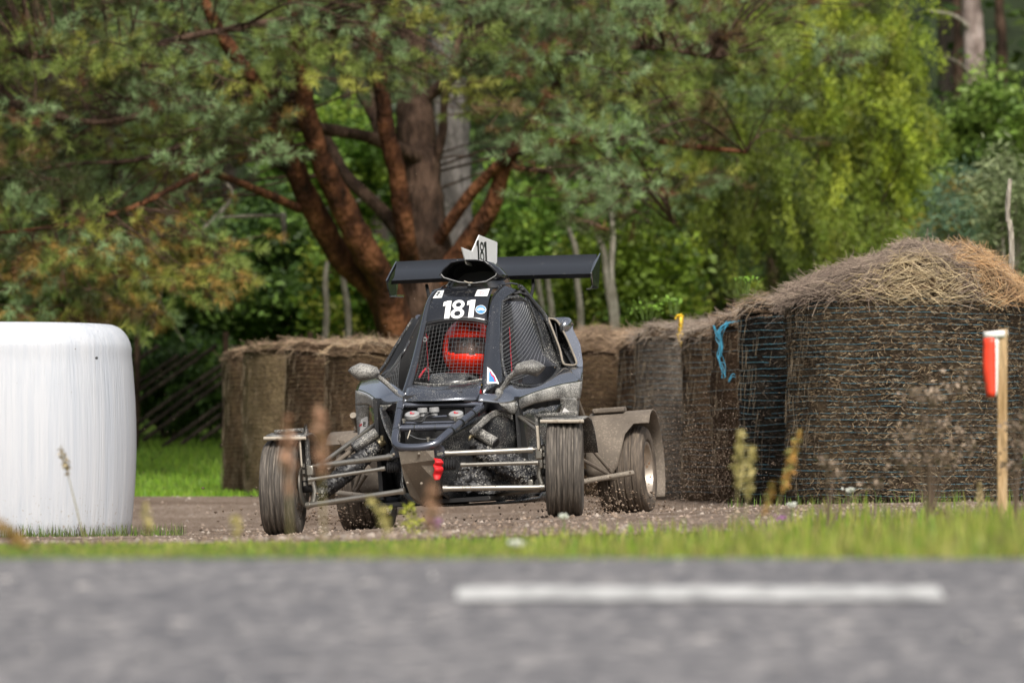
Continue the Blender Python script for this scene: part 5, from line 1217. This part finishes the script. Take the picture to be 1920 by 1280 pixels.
# leafy undergrowth
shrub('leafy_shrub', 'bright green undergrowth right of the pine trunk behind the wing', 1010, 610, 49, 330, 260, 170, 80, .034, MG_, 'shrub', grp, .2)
shrub('leafy_shrub', 'yellow green bush above the bales right of the wing', 1180, 640, 47.5, 280, 230, 130, 80, .032, [(.14, .20, .02), (.18, .22, .03), (.10, .15, .02), (.06, .1, .02)], 'shrub', grp, .2)
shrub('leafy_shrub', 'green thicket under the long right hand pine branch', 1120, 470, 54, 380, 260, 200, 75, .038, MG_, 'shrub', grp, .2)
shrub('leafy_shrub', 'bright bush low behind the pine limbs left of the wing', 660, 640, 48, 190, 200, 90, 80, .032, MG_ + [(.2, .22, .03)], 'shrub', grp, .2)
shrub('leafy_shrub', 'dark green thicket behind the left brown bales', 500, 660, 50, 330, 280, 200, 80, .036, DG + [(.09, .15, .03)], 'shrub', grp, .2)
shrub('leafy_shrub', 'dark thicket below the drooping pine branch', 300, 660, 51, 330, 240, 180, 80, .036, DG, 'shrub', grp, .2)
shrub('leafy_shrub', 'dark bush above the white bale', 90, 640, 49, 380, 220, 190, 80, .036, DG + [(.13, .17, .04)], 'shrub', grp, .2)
shrub('leafy_shrub', 'green bush glimpsed between the pine limbs', 640, 420, 52, 260, 220, 130, 75, .036, MG_, 'shrub', grp, .2)

def trunk_tree(name, label, pts, r0, r1, mat, D, crown=None, branches=(), cat='tree'):
    b = W(*pts[0], D); b[2] = gz(b[0], D) - .1; o = empty(name, tuple(b), 0, label, cat)
    mb = MB(); limb(mb, [np.zeros(3)] + [W(x, y, D) - b for x, y in pts[1:]], r0, r1, 14, 40, .03); mb.build('trunk', M[mat], o)
    for p0, p1, p2, r_ in branches:
        q = MB(); limb(q, [W(*p0, D) - b, W(*p1, D - .3) - b, W(*p2, D - .6) - b], r_, r_ * .3, 6, 12); q.build('branch', M['bark_pale'], o)
    if crown:
        n, cc_, spread, cols = crown; P = (W(*cc_, D) - b)[None] + rng.standard_normal((n, 3)) * spread
        V, Fc, c = leaf_cloud(P, .06, np.asarray(cols)[rng.integers(0, len(cols), n)]); tag(np_mesh('crown', V, Fc, M['leaf'], o, tint=c), kind='stuff')
    return o
trunk_tree('bare_trunk_tree', 'tall pinkish grey bare tree trunk near the right edge', [(1835, 520), (1832, 240), (1828, 100), (1820, -80), (1815, -700)], .17, .11, 'bark_pink', 58, (2500, (1815, -650), np.array([1.6, 1.6, .9]), DG), [((1826, 60), (1790, 30), (1740, 20), .03), ((1828, 150), (1800, 120), (1770, 105), .025), ((1832, 205), (1810, 190), (1785, 185), .02)])
trunk_tree('thin_trunk_tree', 'thin reddish tree trunk beside the bare pinkish trunk', [(1800, 500), (1797, 200), (1796, 60), (1795, -80), (1795, -500)], .08, .05, 'bark_dark', 63, (1200, (1795, -500), np.array([1.1, 1.1, .7]), DG))
trunk_tree('grey_trunk_tree', 'thick grey tree trunk just behind the pine', [(850, 560), (848, 460), (845, 330), (840, 180), (838, 0), (836, -500)], .27, .16, 'bark_grey', 47.5, (3000, (836, -480), np.array([1.8, 1.5, .8]), DG))
trunk_tree('dark_trunk_tree', 'dark slim tree trunk in the wood at the top right corner', [(1885, 400), (1878, 150), (1875, 0), (1870, -300)], .09, .06, 'bark_dark', 66, (1200, (1870, -330), np.array([1.1, 1.1, .7]), DG))
# pale dead saplings
for i, (pts, D, lab) in enumerate((([(1088, 640), (1085, 520), (1062, 425)], 45, 'leaning pale sapling stem right of the wing end'), ([(1165, 640), (1140, 520), (1118, 440)], 45, 'pale sapling stem leaning left above the bale row'), ([(1172, 640), (1150, 530), (1140, 230)], 45.6, 'short pale stem beside the leaning sapling'),
                                    ([(1040, 640), (1032, 560), (1028, 520)], 44.5, 'pale upright stem just under the wing'), ([(1022, 640), (1014, 560), (1008, 520)], 44.8, 'second pale stem under the wing'),
                                    ([(658, 660), (650, 560), (640, 490)], 45, 'grey sapling stem left of the pine limbs'), ([(600, 660), (612, 560), (615, 490)], 46, 'thin grey stem in the thicket left of the pine'))):
    trunk_tree('dead_sapling', lab, pts, .038, .022, 'bark_pale', D, cat='sapling')
trunk_tree('bare_pole', 'bent pale bare branch standing behind the heaped bale', [(1900, 560), (1893, 470), (1888, 410), (1892, 345), (1893, 338)], .022, .013, 'bark_pale', 30, cat='pole')
# dead pale branches on the pine's left
for pts, r_ in (([(530, 405, 41.5), (470, 405, 41), (400, 408, 40.6)], .022), ([(528, 402, 41.5), (530, 430, 41.4), (531, 456, 41.4)], .032), ([(430, 380, 40.4), (360, 450, 40), (305, 500, 39.8), (300, 560, 39.7), (345, 640, 39.6)], .018), ([(300, 560, 39.7), (250, 580, 39.5), (190, 575, 39.3)], .012), ([(310, 520, 39.7), (290, 600, 39.6), (262, 650, 39.6)], .012),
                 ([(410, 330, 40), (435, 360, 40), (415, 400, 40)], .02), ([(710, 370, 43), (640, 385, 43.5), (580, 400, 43.8)], .03)):
    q = MB(); limb(q, [wp(*p) for p in pts], r_, r_ * .5, 6, 14); q.build('dead_branch', M['bark_pale'], pine)
# roundpole fence behind the lawn: slanting rails between posts
M['rail'] = bark_mat('old_rail_wood', (.012, .009, .007), (.035, .027, .02), (.07, .055, .042))
fb = W(340, 800, 44.5); fb[2] = gz(fb[0], 44.5); fence = empty('roundpole_fence', tuple(fb), 0, 'dark roundpole fence with slanting rails behind the lawn', 'fence')
for i in range(15):
    x = -1.35 + i * .19; a = np.array([x - .55, .02 * (i % 2), .02 + .03 * (i % 3)]); b2 = np.array([x + .75, .02 * (i % 2), .92 + .05 * ((i * 7) % 3)])
    MB().tube([a, (a + b2) / 2 + np.array([0, 0, .015]), b2], .022, 7).build('rail', M['rail'], fence)
for x in (-1.3, -.45, .42, 1.25):
    for dy in (-.06, .08): MB().tube([(x, dy, -.1), (x + .02, dy, 1.15)], .026, 7).build('post', M['bark_dark'], fence)
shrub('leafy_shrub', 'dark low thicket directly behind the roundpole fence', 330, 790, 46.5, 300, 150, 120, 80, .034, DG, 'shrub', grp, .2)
# the wood beyond: one mass of foliage with stems, too far to tell apart
n = 26000; u = rng.random(n); P = np.stack([rng.uniform(-13, 13, n), 58 + 16 * rng.random(n) ** .8, rng.uniform(.3, 12.5, n)], 1)
cl = rng.random((700, 3)) * np.array([28, 18, 13]) + np.array([-14, 57.5, .2]); k = rng.integers(0, 700, n); P = cl[k] + rng.standard_normal((n, 3)) * .42
tint = np.asarray(DG + [(.055, .095, .03), (.08, .12, .02)])[k % 6] * .75
V1, F1, c1 = leaf_cloud(P, .11, tint, .2)
fo = np_mesh('far_wood', V1, F1, M['leaf'], tint=c1); tag(fo, 'dark green wood that fills the background', 'wood', kind='stuff')
hm = plain('wood_shade_tone', (.016, .026, .008), .95, var=.7, scale=1.6, bmp=.8)  # dark backing sheet against the sky; the wood's inner shade is in its colour
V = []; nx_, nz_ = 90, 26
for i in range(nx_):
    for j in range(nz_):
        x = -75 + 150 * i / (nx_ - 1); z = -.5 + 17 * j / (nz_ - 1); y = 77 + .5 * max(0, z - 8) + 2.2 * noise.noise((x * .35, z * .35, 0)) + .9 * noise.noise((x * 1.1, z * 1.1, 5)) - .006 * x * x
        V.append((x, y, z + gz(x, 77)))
hull = np_mesh('wood_backing_sheet', V, [(i * nz_ + j, (i + 1) * nz_ + j, (i + 1) * nz_ + j + 1, i * nz_ + j + 1) for i in range(nx_ - 1) for j in range(nz_ - 1)], hm, fo, smooth=True); hull['kind'] = 'stuff'
st_ = MB()
for i in range(60):
    x = random.uniform(-10, 10); y = random.uniform(60, 73)
    if -.6 < x * 60 / y < 5.6: continue
    z = gz(x, y); st_.tube([(x, y, z - .2), (x + random.gauss(0, .15), y, z + 5), (x + random.gauss(0, .3), y, z + 12)], [.13, .10, .06], 7)
st_.build('wood_stems', plain('shaded_stems', (.03, .022, .016), .95, scale=6.), fo)['kind'] = 'stuff'

# ------------------------------------------------------------------ small things by the track
M['wood'] = bark_mat('sawn_pine', (.42, .27, .13), (.55, .37, .20), (.66, .48, .29), (40, 40, 3))
M['tapered'] = plain('red_tape_plastic', (.78, .06, .025), .45, var=.12); M['tapewhite'] = plain('white_tape_plastic', (.78, .76, .74), .45, var=.06)
D = 16.0; b = W(1879, 1016, D); b[2] = gz(b[0], D); stake = empty('wooden_stake', tuple(b), 0, 'pale wooden stake with a red and white tape flag at the right', 'stake')
top = W(1880, 616, D)[2] - b[2]
MB().plate([(-.017, -.011, -.15), (.017, -.011, -.15), (.0175, -.011, top), (-.0155, -.011, top - .004)], (0, .022, 0)).build('post', M['wood'], stake, bevel=.0015)
def rel(px, py, D_=D): return W(px, py, D_) - b
fl = MB().grid(ruled([rel(1873, 632), rel(1872, 690), rel(1870, 743)], [rel(1844, 634), rel(1843, 690), rel(1850, 744)], 9, 12, (0, -.02, 0))).build('tape_flag', M['tapered'], stake, solid=.001)
MB().grid(ruled([rel(1890, 619), rel(1890, 632)], [rel(1844, 622), rel(1844, 634)], 8, 3, (0, -.022, 0))).build('white_band', M['tapewhite'], fl, solid=.0012)
MB().grid(ruled([rel(1873, 632, D - .012), rel(1872, 690, D - .012), rel(1870, 743, D - .012)], [rel(1866, 632, D - .018), rel(1867, 690, D - .018), rel(1867, 743, D - .018)], 3, 10)).build('white_stripe', M['tapewhite'], fl, solid=.0012)

def stalk(name, label, base, topp, D, cols, head=.4, width=.011, n=120, stemcol=(.22, .19, .08), bend=0.0, group='dry stalks along the verge'):
    """a stem with a seed head over its upper share"""
    b = W(base[0], base[1], D); z = gz(b[0], D); b[2] = z; o = empty(name, tuple(b), 0, label, 'grass stalk', group)
    t = W(topp[0], topp[1], D) - b; P = spline([np.zeros(3), t * .5 + np.array([bend, 0, 0]), t], 14)
    mb = MB().tube(P, [.0026 * (1 - .6 * i / 13) for i in range(14)], 5).build('stem', plain('stem', stemcol, .8), o)
    q = rng.random(n); i = (1 - head + head * q) * 13; k = np.minimum(i.astype(int), 12); f = (i - k)[:, None]; C0 = P[k] * (1 - f) + P[k + 1] * f
    wv = (width * np.sin(np.clip(q * .92 + .06, 0, 1) * math.pi) ** .6)[:, None]; C0 = C0 + rng.standard_normal((n, 3)) * wv * np.array([1, 1, .6])
    V, Fc, c = leaf_cloud(C0, .010 if n < 300 else .0055, np.asarray(cols)[rng.integers(0, len(cols), n)], -.6, .35)
    tag(np_mesh('seed_head', V, Fc, M['straw'], o, tint=c), kind='stuff'); return o
PK = [(.38, .21, .13), (.32, .18, .11), (.42, .26, .17)]; YL = [(.42, .36, .13), (.36, .31, .12), (.5, .42, .18)]; TN = [(.40, .32, .18), (.33, .25, .13)]; OR_ = [(.48, .30, .07), (.42, .22, .06), (.36, .33, .1)]
stalk('grass_stalk', 'tan dry grass stalk in front of the white bale', (160, 1030), (114, 835), 15.5, TN, .3, .006, 70)
stalk('grass_stalk', 'short yellowish stalk right of the white bale', (280, 1040), (272, 945), 11.0, YL, .6, .006, 50)
stalk('grass_stalk', 'pink brown seed head in front of the left front wheel', (545, 1040), (537, 780), 9.3, PK, .55, .007, 170)
stalk('grass_stalk', 'pink brown seed head just right of the left front wheel', (608, 1040), (600, 765), 9.3, PK, .45, .0075, 150)
stalk('grass_stalk', 'short pink seed head before the skid plate', (806, 1040), (811, 905), 9.3, PK, .65, .007, 130)
stalk('grass_stalk', 'pale bent grass blade before the left rear wheel', (722, 1040), (692, 930), 11.2, YL, .7, .007, 90, bend=.02)
stalk('grass_stalk', 'tall yellowish seed head right of the rear wheel', (1378, 1040), (1389, 808), 12.5, YL, .5, .008, 150)
stalk('grass_stalk', 'yellowish seed head second from the rear wheel', (1392, 1040), (1412, 838), 12.7, YL, .5, .009, 150)
stalk('grass_stalk', 'orange leaning seed head before the heaped bale', (1438, 1040), (1500, 808), 13.0, OR_, .55, .008, 170)
stalk('grass_stalk', 'thin orange stalk leaning beside the orange seed head', (1420, 1040), (1448, 905), 11.5, OR_, .5, .005, 60)
stalk('grass_stalk', 'brown leaning leaf at the lower left corner', (70, 1048), (-30, 960), 9.6, [(.34, .2, .06), (.28, .19, .06)], .8, .010, 160)
stalk('grass_stalk', 'green yellow tuft under the nose of the car', (775, 1035), (768, 950), 15.0, [(.36, .36, .04), (.30, .32, .05)], .7, .028, 120)
stalk('grass_stalk', 'yellow green stalk before the left track edge', (446, 1040), (442, 965), 11.0, YL, .6, .006, 50)
stalk('grass_stalk', 'pale stalk in the grass left of the stake', (1838, 1030), (1836, 905), 15.5, TN, .5, .006, 70)

def dried_plant(label, base, D, stems_, col, n=60, spread=.05):
    b = W(*base, D); b[2] = gz(b[0], D); o = empty('dried_weed', tuple(b), 0, label, 'weed', 'dried weeds on the verge'); mb = MB(); P0 = []
    for (x, y) in stems_:
        t = W(x, y, D + random.gauss(0, .05)) - b; m = np.array([t[0] * .3, t[1] * .3, t[2] * .55]); mb.tube(spline([np.zeros(3), m, t], 9), [.004 * (1 - .6 * i / 8) for i in range(9)], 5)
        P0.append(t + rng.standard_normal((n, 3)) * np.array([spread, spread, spread * .55]))
        for k in range(8):
            q = P0[-1][k]; mb.tube([t * .93, q], .0012, 3, cap=False)
    mb.build('stem', plain('weed_stem', (.11, .075, .05), .9), o)['kind'] = 'stuff'; P = np.vstack(P0)
    V, Fc, c = leaf_cloud(P, .009, np.asarray(col)[rng.integers(0, len(col), len(P))], 0, .6); tag(np_mesh('seed_heads', V, Fc, M['straw'], o, tint=c), kind='stuff'); return o
BR = [(.19, .14, .10), (.13, .095, .065), (.25, .19, .14)]
dried_plant('large brown branching dried weed left of the stake', (1742, 1010), 15.6, [(1725, 735), (1800, 718), (1700, 815), (1760, 790), (1800, 810), (1690, 860), (1735, 855), (1775, 865), (1820, 840), (1745, 745)], BR, 70, .035)
dried_plant('low brown dried weed at the foot of the stake', (1776, 1020), 15.2, [(1772, 960), (1795, 968)], BR, 40, .018)
dried_plant('brown dried weed right of the stake at the frame edge', (1905, 1020), 15.4, [(1902, 800), (1915, 840), (1890, 870), (1925, 780)], BR, 60, .025)
dried_plant('faint brown weed before the heaped bale', (1552, 1020), 15.0, [(1548, 865), (1565, 885), (1640, 905)], BR, 40, .022)
def flower(label, px, py, D, col):
    b = W(px, 1030, D); b[2] = gz(b[0], D); o = empty('wild_flower', tuple(b), 0, label, 'flower', 'wild flowers on the verge'); t = W(px, py, D) - b
    MB().tube([(0, 0, 0), t * .5 + np.array([.004, 0, 0]), t], .0016, 5).build('stem', plain('flower_stem', (.10, .17, .03), .8), o)
    P = t + rng.standard_normal((60, 3)) * np.array([.009, .009, .004]); V, Fc, c = leaf_cloud(P, .006, np.repeat([col], 60, 0), 0, .7); np_mesh('blossom', V, Fc, M['leaf'], o, tint=c)
WH = (.75, .76, .7); PU = (.46, .24, .44)
flower('white flower head before the heaped bale', 1594, 918, 16.5, WH); flower('small white flower left of the larger white one', 1483, 946, 16.5, WH); flower('pale flower by the right front wheel', 1056, 967, 15.5, WH)
flower('purple flower in the verge right of the orange stalk', 1466, 970, 15.5, PU); flower('purple flower left of the stake', 1812, 985, 15.2, PU); flower('faint lilac flower under the car nose', 816, 978, 12, PU); flower('white flower low in the verge under the car', 968, 1018, 11.2, WH)

# tape and twine on the bales, weeds sprouting on top
D = 30.2; b = W(1275, 592, D); tp = empty('yellow_tape', tuple(b), 0, 'knotted yellow tape hanging on the bale row', 'tape')
def rl(px, py, d=0): return W(px, py, D - d) - b
MB().grid(ruled([rl(1270, 590), rl(1272, 605, .02), rl(1271, 622, .01), rl(1275, 632, .02)], [rl(1282, 591), rl(1281, 605, .03), rl(1281, 622, .0), rl(1282, 632, .03)], 4, 14, (0, -.02, 0))).build('ribbon', M['yellow'], tp, solid=.002)
MB().grid(ruled([rl(1268, 626, .03), rl(1272, 640, .02), rl(1279, 655, .03)], [rl(1276, 625, .03), rl(1281, 638, .02), rl(1280, 655, .03)], 4, 12, (0, -.012, 0))).build('ribbon_tail', M['yellow'], tp, solid=.002)
MB().ball(rl(1277, 627, .035), .018, 10, 7, (1.3, .7, .6)).build('knot', M['yellow'], tp)
MB().tube([rl(1266, 598, .02), rl(1270, 591, .03), rl(1279, 590, .03)], .006, 6).build('loop', M['yellow'], tp)
D = 28.27; b = W(1352, 620, D); tn = empty('blue_twine', tuple(b), 0, 'frayed bright blue twine hanging down the torn bale', 'twine')
base_p = [(1384, 604), (1366, 607), (1352, 614), (1348, 630), (1352, 650), (1350, 672), (1355, 690), (1358, 706)]
for k in range(9):
    pts = [rl(x + random.gauss(0, 3.2), y + random.gauss(0, 3.2), random.uniform(0, .05)) for x, y in base_p[(0 if k < 3 else 1):(8 if k < 5 else 6)]]
    MB().tube(spline(pts, 40), .0022, 5).build('strand', M['bluetwine'], tn)
for k in range(5):
    p0 = [(1338 + random.gauss(0, 1), 610), (1342, 622 + random.gauss(0, 3)), (1349, 634 + random.gauss(0, 3))] if k < 3 else [(1366, 700 + 4 * k), (1374, 702 + random.gauss(0, 3)), (1384, 706 + 4 * (k - 3))]
    MB().tube(spline([rl(x, y, .04) for x, y in p0], 14), .0024, 5).build('strand', M['bluetwine'], tn)
def weed(label, px, py, D, n, spread):
    b = W(px, py, D); o = empty('sprouting_weed', tuple(b), 0, label, 'weed'); P = rng.standard_normal((n, 3)) * np.array([spread, spread * .6, spread * .35]) + np.array([0, 0, .03])
    mb = MB()
    for q in P[:10]: mb.tube([(q[0] * .6, q[1] * .6, -.06), tuple(q)], .002, 4, cap=False)
    mb.build('stem', plain('weed_green_stem', (.10, .16, .03), .8), o)['kind'] = 'stuff'; V, Fc, c = leaf_cloud(P, .017, np.repeat([(.17, .30, .04)], n, 0), -.2, .6); tag(np_mesh('leaves', V, Fc, M['leaf'], o, tint=c), kind='stuff')
weed('bright green weed sprouting on the bale beside the yellow tape', 1215, 582, 31.0, 70, .07); weed('small green weed on top of the dark bale', 1399, 533, 27.0, 40, .035); weed('green sprig on the bale rim right of the yellow tape', 1262, 572, 30.6, 30, .04)

# dirt thrown up by the wheels: uncountable
def spray(n, c, s, size, name, label):
    def fx(n_): return np.asarray(c) + rng.standard_normal((n_, 3)) * np.asarray(s)
    def fx2(n_):
        P = fx(n_ * 2); g = np.array([gz(p[0], p[1]) for p in P]); return P[P[:, 2] > g + .01][:n_]
    return stones(name, n, fx2, size, [(.18, .13, .092), (.13, .092, .065), (.24, .185, .14), (.08, .056, .04)], label, 'dirt')
spray(9000, W(1290, 870, 24.9), (.20, .35, .19), (.0008, .0048), 'flying_dirt', 'brown dirt sprayed behind the right rear wheel')
spray(900, W(1110, 950, 23.2), (.16, .3, .07), (.002, .010), 'flying_dirt', 'clods thrown up between the right wheels')
spray(700, W(640, 965, 23.0), (.28, .5, .06), (.002, .011), 'flying_dirt', 'clods thrown up behind the left wheels')
spray(420, W(800, 700, 23.5), (1.1, 1.2, .5), (.0012, .0045), 'flying_dirt', 'fine specks of dirt flying round the car')

# pale grit lying on the asphalt
def grit(n_):
    y = rng.uniform(6.6, 8.45, n_); x = rng.uniform(-1.5, 1.5, n_); return np.array([(a, b_, gz(a, b_) + .008) for a, b_ in zip(x, y)])
stones('road_grit', 240, grit, (.0015, .005), [(.55, .52, .48), (.62, .60, .57), (.4, .36, .32)], 'pale grit scattered on the asphalt', 'grit')
